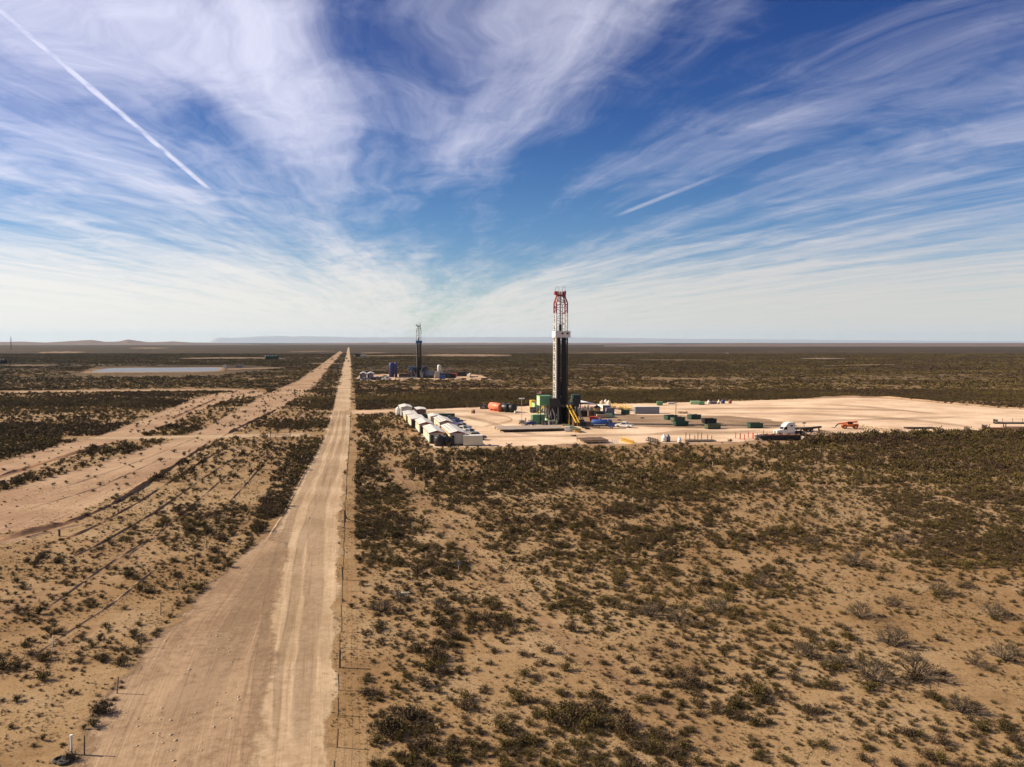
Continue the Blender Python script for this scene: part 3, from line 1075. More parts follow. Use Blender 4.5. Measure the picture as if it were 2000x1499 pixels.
def cover(px, py, x, y):
    D = np.hypot(x, y)
    n1 = fbm(x * .10, y * .10, 4)
    n2 = fbm(x * .025 + 40, y * .025, 3)
    rl = interp(py, ROAD_L)
    rr = interp(py, ROAD_R)
    m = D / F
    side = (px - rr) * m                     # metres past the road's edge on the rig's side
    c = np.full(px.shape, .50)
    # rig side
    right = px > rr
    cr = .53 + .20 * sstep(py, 1120, 930) + .16 * sstep(px, 1400, 1900) * sstep(py, 1230, 1050)
    for ex, ey, rx, ry, a in ((1650, 1215, 330, 55, -.34), (1870, 1360, 260, 95, -.30), (1500, 1130, 260, 35, -.16), (1050, 1140, 170, 60, -.18), (1290, 1230, 130, 60, -.28),
                              (1750, 1165, 300, 40, -.2), (905, 1130, 130, 70, -.12), (1340, 890, 260, 12, -.35), (760, 850, 40, 40, -.2), (1560, 1330, 200, 45, -.2),
                              (1180, 1420, 210, 70, .22), (1560, 1440, 190, 60, .30), (1350, 1180, 180, 45, .28), (800, 1350, 110, 120, .18), (870, 1110, 70, 28, .3)):
        e = ((px - ex) / rx) ** 2 + ((py - ey) / ry) ** 2
        cr = cr + a * .7 * np.exp(-e * .9)
    cr = cr + .30 * sstep(side, 14, 5) * sstep(py, 1120, 1050)
    trail = polydist(px, py, [(760, 902), (835, 985), (905, 1060), (985, 1150), (1090, 1240), (1240, 1350), (1400, 1460)], False) * m
    cr = cr * (.45 + .55 * sstep(trail, .6, 2.6))
    trail = polydist(px, py, [(706, 860), (765, 905), (830, 985)], False) * m
    cr = cr * (.45 + .55 * sstep(trail, .6, 2.6))
    cr = np.where(side < 2.7, .03, cr)
    c = np.where(right, cr, c)
    # the other side of the road
    row1b = interp(py, ROW1_D)
    cl = np.where(py > 850, .25, .36)
    cl = np.where(inpoly(px, py, BELT), .92, cl)
    cl = np.where(inpoly(px, py, BELT2), .70, cl)
    cl = np.where(inpoly(px, py, BELT3), .85, cl)
    cl = np.where(inpoly(px, py, CLUST), .48, cl)
    u1 = interp(py, ROW1_U)
    cl = np.where((px < u1), .50, cl)
    u2 = interp(py, ROW2_U)
    cl = np.where((px < u2 - 6), .95, cl)
    cl = np.where((px < u1) & (py < 764), .95, cl)
    c = np.where(px < rl, cl, c)
    # patchy belts on the wider plain
    n3 = fbm(x * .006 + 11, y * .017, 4)
    c = c * np.where(D > 230, .30 + 1.0 * sstep(n3, .36, .58), 1.0)
    # thin growth on the disturbed ground round the pad
    pe = np.interp(px, [838, 946, 1130, 1300, 1480, 1570], [874, 872.5, 869, 867, 862.5, 858])
    c = np.where((px > 838) & (px < 1570) & (py > pe - 2) & (py < pe + 17), c * (.10 + .9 * sstep(py - pe, 3, 17)), c)
    c = np.where((px > 690) & (px < 850) & (py > 800) & (py < 900) & (side > 9), c * .45, c)
    # clumping
    k = .44 + 1.12 * sstep(.70 * n1 + .30 * n2, .37, .62)
    c = c * np.where(c > .8, .48 + .55 * k, k)
    c = np.where(inpoly(px, py, R1) | inpoly(px, py, R2), .025, c)
    for pl in (ROADPOLY, TURNPOLY, PAD, PAD2, POND):
        c = np.where(inpoly(px, py, pl), 0, c)
    for ln, w in far_lines:
        lx0, lx1 = min(p[0] for p in ln), max(p[0] for p in ln)
        yy = np.interp(px, [p[0] for p in ln], [p[1] for p in ln])
        c = np.where((px > lx0) & (px < lx1) & (py > yy - w * .5) & (py < yy + w * .5 + 1.2), 0, c)
    for ln, w in (([(120, 857), (300, 856), (430, 852), (540, 851), (650, 848)], 6), ([(676, 806), (720, 806), (800, 802)], 7), ([(-60, 767), (120, 765), (260, 763.5), (430, 762), (520, 764)], 4)):
        yy = np.interp(px, [p[0] for p in ln], [p[1] for p in ln])
        c = np.where((px > ln[0][0]) & (px < ln[-1][0]) & (np.abs(py - yy) < w * .7), 0, c)
    return np.clip(c, 0, 1.2)


def scatter(d0, d1, rate, half=.74):
    """random ground points, uniform per square metre, thinned by the cover plan"""
    area = half * (d1 * d1 - d0 * d0)
    n = int(area * rate)
    D = np.sqrt(RNG.uniform(d0 * d0, d1 * d1, n))
    x = D * RNG.uniform(-half, half, n)
    px, py = proj(x, D)
    c = cover(px, py, x, D)
    k = RNG.random(n) < c
    return x[k], D[k], px[k], py[k], c[k]


SRC = bpy.data.collections.new('plant_sources')      # source shapes, not part of the scene
HI, MID, LO = [], [], []
for i in range(7):
    st, lf = shrub_parts(100 + i, 17, 560, .115, .66 + .08 * (i % 3), .88)
    HI.append((data_mesh('stems', [st], ['twig']), data_mesh('foliage', [lf], ['leaf' if i < 4 else 'leaf_brown'])))
    st, lf = shrub_parts(200 + i, 8, 96, .27, .80, .85)
    MID.append(data_mesh('scrub', [st, lf], ['twig', 'leaf' if i < 4 else 'leaf_brown']))
    st, lf = shrub_parts(300 + i, 4, 40, .42, .62, .9)
    LO.append(data_mesh('scrub', [lf], ['leaf' if i < 4 else 'leaf_brown']))
TUFT = [data_mesh('tuft', [tuft(400 + i, 16, .55, .8)], ['grass_dry' if i % 2 else 'leaf_brown']) for i in range(6)]


def src_coll(name, meshes):
    c = bpy.data.collections.new(name)
    for i, me in enumerate(meshes):
        o = bpy.data.objects.new('%s_%02d' % (name, i), me)
        c.objects.link(o)
    return c


def instancer(name, label, x, y, scl, vi, coll, hs=1.0):
    n = len(x)
    me = bpy.data.meshes.new(name)
    me.vertices.add(n)
    me.vertices.foreach_set('co', np.stack([x, y, np.zeros(n)], -1).reshape(-1).astype(np.float32))
    me.attributes.new('sc', 'FLOAT_VECTOR', 'POINT').data.foreach_set('vector', np.stack([scl, scl, scl * hs * RNG.uniform(.75, 1.2, n)], -1).reshape(-1).astype(np.float32))
    me.attributes.new('rz', 'FLOAT_VECTOR', 'POINT').data.foreach_set('vector', np.stack([RNG.normal(0, .08, n), RNG.normal(0, .08, n), RNG.uniform(0, 6.28, n)], -1).reshape(-1).astype(np.float32))
    me.attributes.new('vi', 'INT', 'POINT').data.foreach_set('value', vi.astype(np.int32))
    o = tag(link(name, me), label, kind='stuff')
    ng = bpy.data.node_groups.new(name, 'GeometryNodeTree')
    ng.interface.new_socket('Geometry', in_out='INPUT', socket_type='NodeSocketGeometry')
    ng.interface.new_socket('Geometry', in_out='OUTPUT', socket_type='NodeSocketGeometry')
    gi, go = ng.nodes.new('NodeGroupInput'), ng.nodes.new('NodeGroupOutput')
    ip = ng.nodes.new('GeometryNodeInstanceOnPoints')
    ci = ng.nodes.new('GeometryNodeCollectionInfo')
    ci.inputs['Collection'].default_value = coll
    ci.inputs['Separate Children'].default_value = True
    ci.inputs['Reset Children'].default_value = True

    def na(t, nm):
        q = ng.nodes.new('GeometryNodeInputNamedAttribute')
        q.data_type = t
        q.inputs['Name'].default_value = nm
        return q.outputs['Attribute']
    L = ng.links.new
    L(gi.outputs[0], ip.inputs['Points'])
    L(ci.outputs[0], ip.inputs['Instance'])
    ip.inputs['Pick Instance'].default_value = True
    L(na('INT', 'vi'), ip.inputs['Instance Index'])
    L(na('FLOAT_VECTOR', 'rz'), ip.inputs['Rotation'])
    L(na('FLOAT_VECTOR', 'sc'), ip.inputs['Scale'])
    L(ip.outputs[0], go.inputs[0])
    md = o.modifiers.new('scatter', 'NODES')
    md.node_group = ng
    return o


def plants():
    # near field: single shrubs, the ones that show largest as things of their own
    x, y, px, py, c = scatter(36, 150, 3.7)
    rad = np.clip(np.exp(RNG.normal(math.log(.27), .58, len(x))), .08, 1.1)
    rad = rad * (.80 + .40 * np.clip(c, 0, 1))
    rad = np.where((px < interp(py, ROAD_L)) & (c < .3), rad * .72, rad)
    infr = (px > -20) & (px < 2020) & (py < 1510)
    app = rad / y * infr
    right = px > interp(py, ROAD_R)
    order = np.argsort(-app)
    own = np.zeros(len(x), bool)
    own[[i for i in order if right[i]][:290]] = True
    own[[i for i in order if not right[i]][:230]] = True
    for i in np.nonzero(own)[0]:
        if right[i]:
            t = thing('desert_shrub', 'dark olive desert shrub in the sandy scrub on the rig side of the fence', 'shrub', (x[i], y[i], 0), RNG.uniform(0, 6.28), 'desert shrubs on the rig side of the fence')
        else:
            t = thing('rounded_shrub', 'small dark rounded shrub on the sand across the dirt road from the wire fence', 'shrub', (x[i], y[i], 0), RNG.uniform(0, 6.28), 'rounded shrubs across the road')
        s = rad[i]
        t.scale = (s, s * RNG.uniform(.8, 1.2), s * RNG.uniform(.7, 1.25))
        a, b = HI[int(RNG.integers(0, 7))]
        link('stems', a, t)
        link('foliage', b, t)
    k = ~own
    hi2 = src_coll('scrub_near', [data_mesh('scrub', [shrub_parts(500 + i, 12, 320, .145, .66, .88)[0], shrub_parts(500 + i, 12, 320, .145, .66, .88)[1]], ['twig', 'leaf' if i < 4 else 'leaf_brown']) for i in range(7)])
    instancer('desert_scrub', 'low dark desert scrub scattered over the sand between the larger shrubs', x[k], y[k], rad[k], RNG.integers(0, 7, k.sum()), hi2)
    # middle distance
    x, y, px, py, c = scatter(150, 460, 1.25)
    rad = np.clip(np.exp(RNG.normal(math.log(.58), .42, len(x))), .2, 1.5)
    # taller growth along the edge of the pad
    edge = (np.abs(py - np.interp(px, [1560, 1700, 1850, 2000, 2300], [862, 855, 851, 848, 845])) < 9) & (px > 1560)
    rad = np.where(edge, rad * 1.6, rad)
    instancer('desert_scrub', 'dense brown and olive scrub around the drilling pad', x, y, rad, RNG.integers(0, 7, len(x)), src_coll('scrub_mid', MID))
    # far
    x, y, px, py, c = scatter(460, 1900, .078)
    rad = np.clip(np.exp(RNG.normal(math.log(2.0), .35, len(x))), .9, 4.0)
    instancer('desert_scrub', 'far dark scrub covering the plain up to the horizon', x, y, rad, RNG.integers(0, 7, len(x)), src_coll('scrub_far', LO), .5)
    # dry tufts on the open sand
    area_n = 120000
    D = np.sqrt(RNG.uniform(36 ** 2, 170 ** 2, area_n))
    x = D * RNG.uniform(-.74, .74, area_n)
    px, py = proj(x, D)
    n1 = fbm(x * .16 + 9, D * .16, 4)
    ok = RNG.random(area_n) < sstep(n1, .38, .62)
    for pl in (ROADPOLY, TURNPOLY, PAD):
        ok &= ~inpoly(px, py, pl)
    ok &= ~((inpoly(px, py, R1) | inpoly(px, py, R2)) & (RNG.random(area_n) < .85))
    x, D = x[ok], D[ok]
    instancer('dry_grass', 'small dry grass tufts dotted over the open sand', x, D, RNG.uniform(.07, .26, len(x)), RNG.integers(0, 6, len(x)), src_coll('tufts', TUFT))
    # large half-bare bushes
    big = [(bare_bush(600 + i), ) for i in range(4)]
    bm = [(data_mesh('stems', [b[0][0]], ['twig' if i % 2 else 'twig_grey']), data_mesh('foliage', [b[0][1]], ['leaf' if i != 2 else 'leaf_brown'])) for i, b in enumerate(big)]
    spots = [(1712, 1330, 2.0), (1790, 1322, 2.1), (1745, 1262, 1.9), (1578, 1285, 1.6), (1680, 1205, 1.7), (1490, 1145, 1.6), (1668, 1105, 1.9), (1880, 1392, 1.6), (1965, 1290, 1.9), (1835, 1160, 1.5), (1940, 1205, 1.6),
             (1590, 1065, 1.6), (1400, 1195, 1.7), (1328, 1215, 1.6), (1270, 1205, 1.5), (1745, 1185, 1.4), (1640, 1300, 1.2), (1905, 1300, 1.2), (1760, 1060, 1.5), (860, 1190, 1.5), (745, 1195, 1.5), (780, 1175, 1.3)]
    for i, (qx, qy, s) in enumerate(spots):
        t = thing('mesquite_bush', 'big twiggy half bare bush standing above the low scrub on pale sand', 'bush', G(qx, qy), RNG.uniform(0, 6.28), 'big twiggy bushes')
        t.scale = (s * 1.15, s * 1.15, s)
        a, b = bm[i % 4]
        link('stems', a, t)
        link('foliage', b, t)
    for i, (qx, qy, s) in enumerate([(235, 1300, 1.1), (200, 1395, 1.25), (182, 1420, .9), (392, 1150, 1.2), (420, 1080, 1.3)]):
        t = thing('mesquite_bush', 'large dark bush at the edge of the road turnout', 'bush', G(qx, qy), RNG.uniform(0, 6.28), 'large bushes by the turnout')
        t.scale = (s, s, s * .85)
        link('stems', HI[i][0], t)
        link('foliage', HI[i][1], t)


plants()


# ------------------------------------------------------------------ things: builders
def site(px, py):
    p = G(px, py)
    return (p.x, p.y, .022)


WHEELS = {}


def wheel(parent, x, y, r, w=.28, rim='rim'):
    """wheel > tyre, rim; axle along local y"""
    key = (round(r, 2), round(w, 2), rim)
    if key not in WHEELS:
        a = MB().tube((0, -w / 2, 0), (0, w / 2, 0), r, 14)
        b = MB().tube((0, -w / 2 - .02, 0), (0, w / 2 + .02, 0), r * .55, 10)
        WHEELS[key] = (a.mesh('tyre', 'tyre', True), b.mesh('rim', rim))
    a, b = WHEELS[key]
    t = link('wheel', a, parent, (x, y, r))
    link('rim', b, t)


def pickup(label, px, py, rz, paint='white', group='parked trucks', bed=None, k=1.0):
    """pickup truck: nose towards +x"""
    t = thing('pickup_truck', label, 'truck', site(px, py), rz, group)
    t.scale = (k, k, k)
    MB().prism([(-2.9, .55), (-2.9, 1.12), (-.95, 1.12), (-.95, .95), (1.0, .95), (1.15, 1.18), (2.6, 1.08), (2.85, .95), (2.9, .5), (2.3, .42), (-2.3, .42)], -.95, .95).build('body', paint, t)
    MB().raw([(-1.0, -.88, 1.1), (1.25, -.9, 1.1), (1.25, .9, 1.1), (-1.0, .88, 1.1), (-.85, -.72, 1.88), (.45, -.72, 1.88), (.45, .72, 1.88), (-.85, .72, 1.88)],
             [(3, 2, 1, 0), (4, 5, 6, 7), (0, 1, 5, 4), (1, 2, 6, 5), (2, 3, 7, 6), (3, 0, 4, 7)]).build('cab', paint, t)
    MB().raw([(.62, -.66, 1.78), (.62, .66, 1.78), (1.2, .8, 1.26), (1.2, -.8, 1.26)], [(0, 1, 2, 3)]).build('windshield', 'glass', t, (.03, 0, .03))
    for s in (-1, 1):
        MB().raw([(-.75, s * .79, 1.75), (.38, s * .79, 1.75), (.95, s * .905, 1.25), (-.8, s * .905, 1.25)], [(0, 1, 2, 3)]).build('window', 'glass', t, (0, s * .012, 0))
    MB().raw([(-.905, -.6, 1.75), (-.905, .6, 1.75), (-1.0, .7, 1.3), (-1.0, -.7, 1.3)], [(0, 1, 2, 3)]).build('window', 'glass', t, (-.015, 0, 0))
    MB().b2(-2.75, -1.08, -.8, .8, 1.05, 1.135).build('bed', bed or 'black', t)
    MB().b2(2.86, 3.02, -.9, .9, .42, .68).build('bumper', 'galv', t)
    for x in (-1.85, 1.85):
        for s in (-1, 1):
            wheel(t, x, s * .86, .42)
    return t


def house(name, label, px, py, w, l, h, wall='cream', roof='roof_white', rise=.6, front='beige', trim='trim_red', group='crew houses', vents=0, doors=1, cat='building', rz=RZ, ac=True):
    """long skid house; origin at the near corner of the sunlit side, x to the right, y away"""
    t = thing(name, label, cat, site(px, py), rz, group)
    MB().b2(.15, w - .15, .1, l - .1, 0, .45).build('skid', 'steel_dark', t)
    MB().b2(0, w, 0, l, .45, h).build('wall', wall, t)
    if front != wall:
        MB().b2(.05, w - .05, -.04, .0, .45, h - .02).build('end_wall', front, t)
    o = .28
    if rise > 0:
        nm = [(-o, h - .05), (w / 2, h + rise), (w + o, h - .05), (w + o, h + .07), (w / 2, h + rise + .13), (-o, h + .07)]
        r = MB().prism(nm, -.55, l + .3).build('roof', roof, t)
        MB().prism([(.02, h), (w - .02, h), (w / 2, h + rise - .04)], -.03, l).build('gable', trim if trim else front, t)
        MB().b2(-o - .03, -o, -.55, l + .3, h - .12, h + .075).build('trim', trim or roof, r)
        MB().prism([(-o, h - .16), (w / 2, h + rise - .13), (w + o, h - .16), (w + o, h - .04), (w / 2, h + rise + .0), (-o, h - .04)], -.60, -.555).build('trim', trim or roof, r)
        for i in range(vents):
            yy = l * (i // 2 + .6) / (vents // 2 + .6)
            xx = w * (.14 if i % 2 else .36)
            zz = h + rise * xx / (w / 2) + .1
            MB().tube((xx, yy, zz - .12), (xx, yy, zz + .22), .16, 8).build('roof_vent', 'galv', r)
        for i in range(1, int(l / 2.4)):
            yy = i * 2.4
            MB().bar((-o, yy, h + .085), (w / 2, yy, h + rise + .145), .06, .05).build('roof_seam', roof, r)
    else:
        r = MB().b2(-.08, w + .08, -.08, l + .08, h, h + .14).build('roof', roof, t)
    for i in range(doors):
        yy = l * (i + .55) / (doors + .1)
        d = MB().b2(-.05, -.0, yy - .5, yy + .5, .5, min(h - .25, 2.6)).build('door', 'beige', t)
        MB().b2(-.09, -.05, yy + .32, yy + .40, 1.45, 1.55).build('handle', 'steel_dark', d)
        MB().b2(-1.0, -.02, yy - .6, yy + .6, .1, .42).build('step', 'steel_grey', t)
    for i in range(2):
        yy = l * (.22 + .5 * i)
        f = MB().b2(-.04, 0, yy - .45, yy + .45, h - 1.5, h - .7).build('window', 'white', t)
        MB().b2(-.06, -.04, yy - .37, yy + .37, h - 1.42, h - .78).build('pane', 'glass', f)
    if ac:
        MB().b2(.3, 1.15, -.75, -.05, .5, h - .6).build('air_conditioner', 'steel_dark', t)
    return t


def htank(name, label, px, py, r, l, rz, m, group=None, saddle='steel_dark', end=None):
    """lying tank along local y, near end at the origin"""
    t = thing(name, label, 'tank', site(px, py), rz, group)
    b = MB()
    n = 20
    prof = [(-.32, .0), (-.26, .55), (-.1, .9), (0, 1), (l, 1), (l + .1, .9), (l + .3, 0)]
    vs, fs = [], []
    for y, k in prof:
        for i in range(n):
            a = 2 * math.pi * i / n
            vs.append((math.cos(a) * r * max(k, .02), y, r + .35 + math.sin(a) * r * max(k, .02)))
    for j in range(len(prof) - 1):
        for i in range(n):
            fs.append((j * n + i, j * n + (i + 1) % n, (j + 1) * n + (i + 1) % n, (j + 1) * n + i))
    b.raw(vs, fs).build('shell', m, t, smooth=True)
    for y in (l * .12, l * .5, l * .88):
        MB().b2(-r * .8, r * .8, y - .15, y + .15, 0, r * .55).build('saddle', saddle, t)
    for s in (-1, 1):
        MB().b2(s * r * .8 - .08, s * r * .8 + .08, -.3, l + .3, 0, .25).build('skid_rail', saddle, t)
    MB().tube((0, l * .5, 2 * r + .3), (0, l * .5, 2 * r + .65), .3, 10).build('hatch', 'steel_grey', t)
    return t


def vtank(name, label, px, py, r, h, m, group=None, ribs=4, cat='tank', dome=.35):
    t = thing(name, label, cat, site(px, py), 0, group)
    MB().lathe([(r, 0), (r, h * .97), (r * .94, h), (r * .35, h + dome), (r * .33, h + dome + .12), (r * .0 + .05, h + dome + .13)], 20).build('shell', m, t, smooth=True)
    for i in range(ribs):
        z = h * (i + .7) / (ribs + .4)
        MB().lathe([(r, z - .06), (r + .07, z - .04), (r + .07, z + .04), (r, z + .06)], 20).build('band', m, t)
    MB().tube((0, 0, h + dome), (0, 0, h + dome + .3), .28, 10).build('hatch', m, t)
    return t


def rolloff(label, px, py, l, w, h, rz, m, group='roll-off boxes', lid=None):
    """open skip: sloped front, ribs on the side, rails under it; near end at origin, long axis +y"""
    t = thing('rolloff_box', label, 'container', site(px, py), rz, group)
    b = MB()
    b.b2(-w / 2, w / 2, 0, l, .25, .35)
    b.b2(-w / 2, -w / 2 + .08, 0, l, .35, h)
    b.b2(w / 2 - .08, w / 2, 0, l, .35, h)
    b.b2(-w / 2 + .08, w / 2 - .08, 0, .08, .35, h)
    b.b2(-w / 2 + .08, w / 2 - .08, l - .08, l, .35, h)
    b.build('shell', m, t)
    for s in (-1, 1):
        for i in range(6):
            y = l * (i + .5) / 6
            MB().b2(s * w / 2 - .002 if s > 0 else -w / 2 - .1, w / 2 + .1 if s > 0 else -w / 2 + .002, y - .06, y + .06, .3, h - .05).build('rib', m, t)
        MB().b2(s * w / 2 - .07, s * w / 2 + .07, -.02, l + .02, h, h + .12).build('rail', m, t)
        MB().b2(s * .5 - .08, s * .5 + .08, .02, l - .02, 0, .25).build('skid_rail', 'steel_dark', t)
    MB().b2(-w / 2 + .1, w / 2 - .1, .1, l - .1, .4, h * .72).build('load', lid or 'timber_dark', t)
    MB().b2(-.5, .5, -.06, -.001, .5, h - .2).build('door', m, t)
    return t


def box_unit(name, label, cat, px, py, w, l, h, m, rz=RZ, group=None, z0=.18, roofm=None, ribs=True, detail=None, base='steel_dark', lift=0.0):
    """steel skid box (container, generator house ...) with corner posts, side ribs and doors; near corner at origin"""
    loc = site(px, py)
    t = thing(name, label, cat, (loc[0], loc[1], loc[2] + lift), rz, group)
    MB().b2(.05, w - .05, .05, l - .05, 0, z0).build('skid', base, t)
    MB().b2(0, w, 0, l, z0, h).build('shell', m, t)
    MB().b2(-.04, w + .04, -.04, l + .04, h, h + .1).build('roof', roofm or m, t)
    for x in (0, w):
        for y in (0, l):
            MB().box(x, y, (z0 + h) / 2, .16, .16, h - z0).build('corner_post', m, t)
    if ribs:
        k = max(2, int(w / .9))
        for i in range(1, k):
            MB().b2(w * i / k - .05, w * i / k + .05, -.05, -.001, z0 + .05, h - .05).build('rib', m, t)
        k = max(2, int(l / .9))
        for i in range(1, k):
            MB().b2(-.05, -.001, l * i / k - .05, l * i / k + .05, z0 + .05, h - .05).build('rib', m, t)
    if detail:
        d = MB().b2(w * .12, w * .42, -.07, -.052, z0 + .1, h * .86).build('door', detail, t)
        MB().b2(w * .36, w * .39, -.11, -.07, h * .42, h * .47).build('handle', 'steel_dark', d)
        MB().b2(w * .55, w * .88, -.07, -.052, h * .45, h * .8).build('louver', detail, t)
    return t


def truss(label, p0, p1, h, w, m='pipe_rust', group='triangular pipe racks', bays=None, cat='pipe rack'):
    """triangular lattice rack lying between two photo points"""
    a, b = G(*p0), G(*p1)
    d = b - a
    L = d.length
    t = thing('pipe_rack', label, cat, (a.x, a.y, .022), math.atan2(d.y, d.x), group)
    n = bays or max(3, int(L / (h * 1.25)))
    for s in (-1, 1):
        MB().bar((0, s * w / 2, .05), (L, s * w / 2, .05), .13).build('base_rail', m, t)
    MB().bar((L / n * .5, 0, h), (L - L / n * .5, 0, h), .14).build('top_rail', m, t)
    for i in range(n):
        x0, x1 = L * i / n, L * (i + 1) / n
        xm = (x0 + x1) / 2
        br = MB()
        for s in (-1, 1):
            br.bar((x0, s * w / 2, .05), (xm, 0, h), .11)
            br.bar((xm, 0, h), (x1, s * w / 2, .05), .11)
        br.bar((x0, -w / 2, .05), (x0, w / 2, .05), .09)
        br.build('brace', m, t)
    return t


def slat_deck(name, label, px, py, w, l, z, m, under, n, rz=RZ, cat='platform', thick=.14, legs=True, axis='x'):
    """deck of boards laid side by side on beams; near corner at the origin"""
    t = thing(name, label, cat, site(px, py), rz)
    for i in range(n):
        x0, x1 = w * i / n, w * (i + 1) / n
        dz = random.uniform(-.025, .025)
        e = random.uniform(-.12, .12)
        MB().b2(x0 + .02, x1 - .02, e, l + random.uniform(-.12, .12), z - thick + dz, z + dz).build('plank', m, t)
    for y in (.25, l * .5, l - .25):
        MB().b2(.1, w - .1, y - .14, y + .14, z - thick - .34, z - thick - .03).build('beam', under, t)
    if legs:
        k = max(3, int(w / 3.2))
        for i in range(k + 1):
            for y in (.25, l - .25):
                x = .25 + (w - .5) * i / k
                MB().b2(x - .1, x + .1, y - .1, y + .1, 0, z - thick - .34).build('leg', under, t)
    return t


def light_tower(label, px, py, h, group='light towers'):
    t = thing('light_tower', label, 'light tower', site(px, py), RZ, group)
    MB().b2(-.8, .8, -1.1, 1.1, .45, 1.35).build('housing', 'steel_grey', t)
    MB().b2(-.86, .86, -1.16, 1.16, .35, .45).build('chassis', 'steel_dark', t)
    for s in (-1, 1):
        t2 = MB().tube((s * .95, -.12, .38), (s * .75, -.12, .38), .37, 12).build('wheel', 'tyre', t)
        MB().tube((s * .98, -.12, .38), (s * .74, -.12, .38), .18, 8).build('rim', 'rim', t2)
    MB().tube((0, 0, 1.3), (0, 0, h * .55), .10, 8).build('mast', 'galv', t)
    MB().tube((0, 0, h * .55), (0, 0, h), .07, 8).build('mast', 'galv', t)
    MB().bar((-.8, 0, h), (.8, 0, h), .1).build('crossbar', 'galv', t)
    for x in (-.75, -.25, .25, .75):
        MB().box(x, -.1, h + .22, .42, .3, .36).build('floodlight', 'lamp', t)
    return t


def lattice(b, A, B, z0, z1, n, w, fa, fb):
    """horizontals and diagonals between two leg lines fa(z), fb(z)"""
    for i in range(n + 1):
        z = z0 + (z1 - z0) * i / n
        b.bar(fa(z), fb(z), w)
        if i < n:
            zz = z0 + (z1 - z0) * (i + 1) / n
            if i % 2:
                b.bar(fa(z), fb(zz), w)
            else:
                b.bar(fb(z), fa(zz), w)
    return b


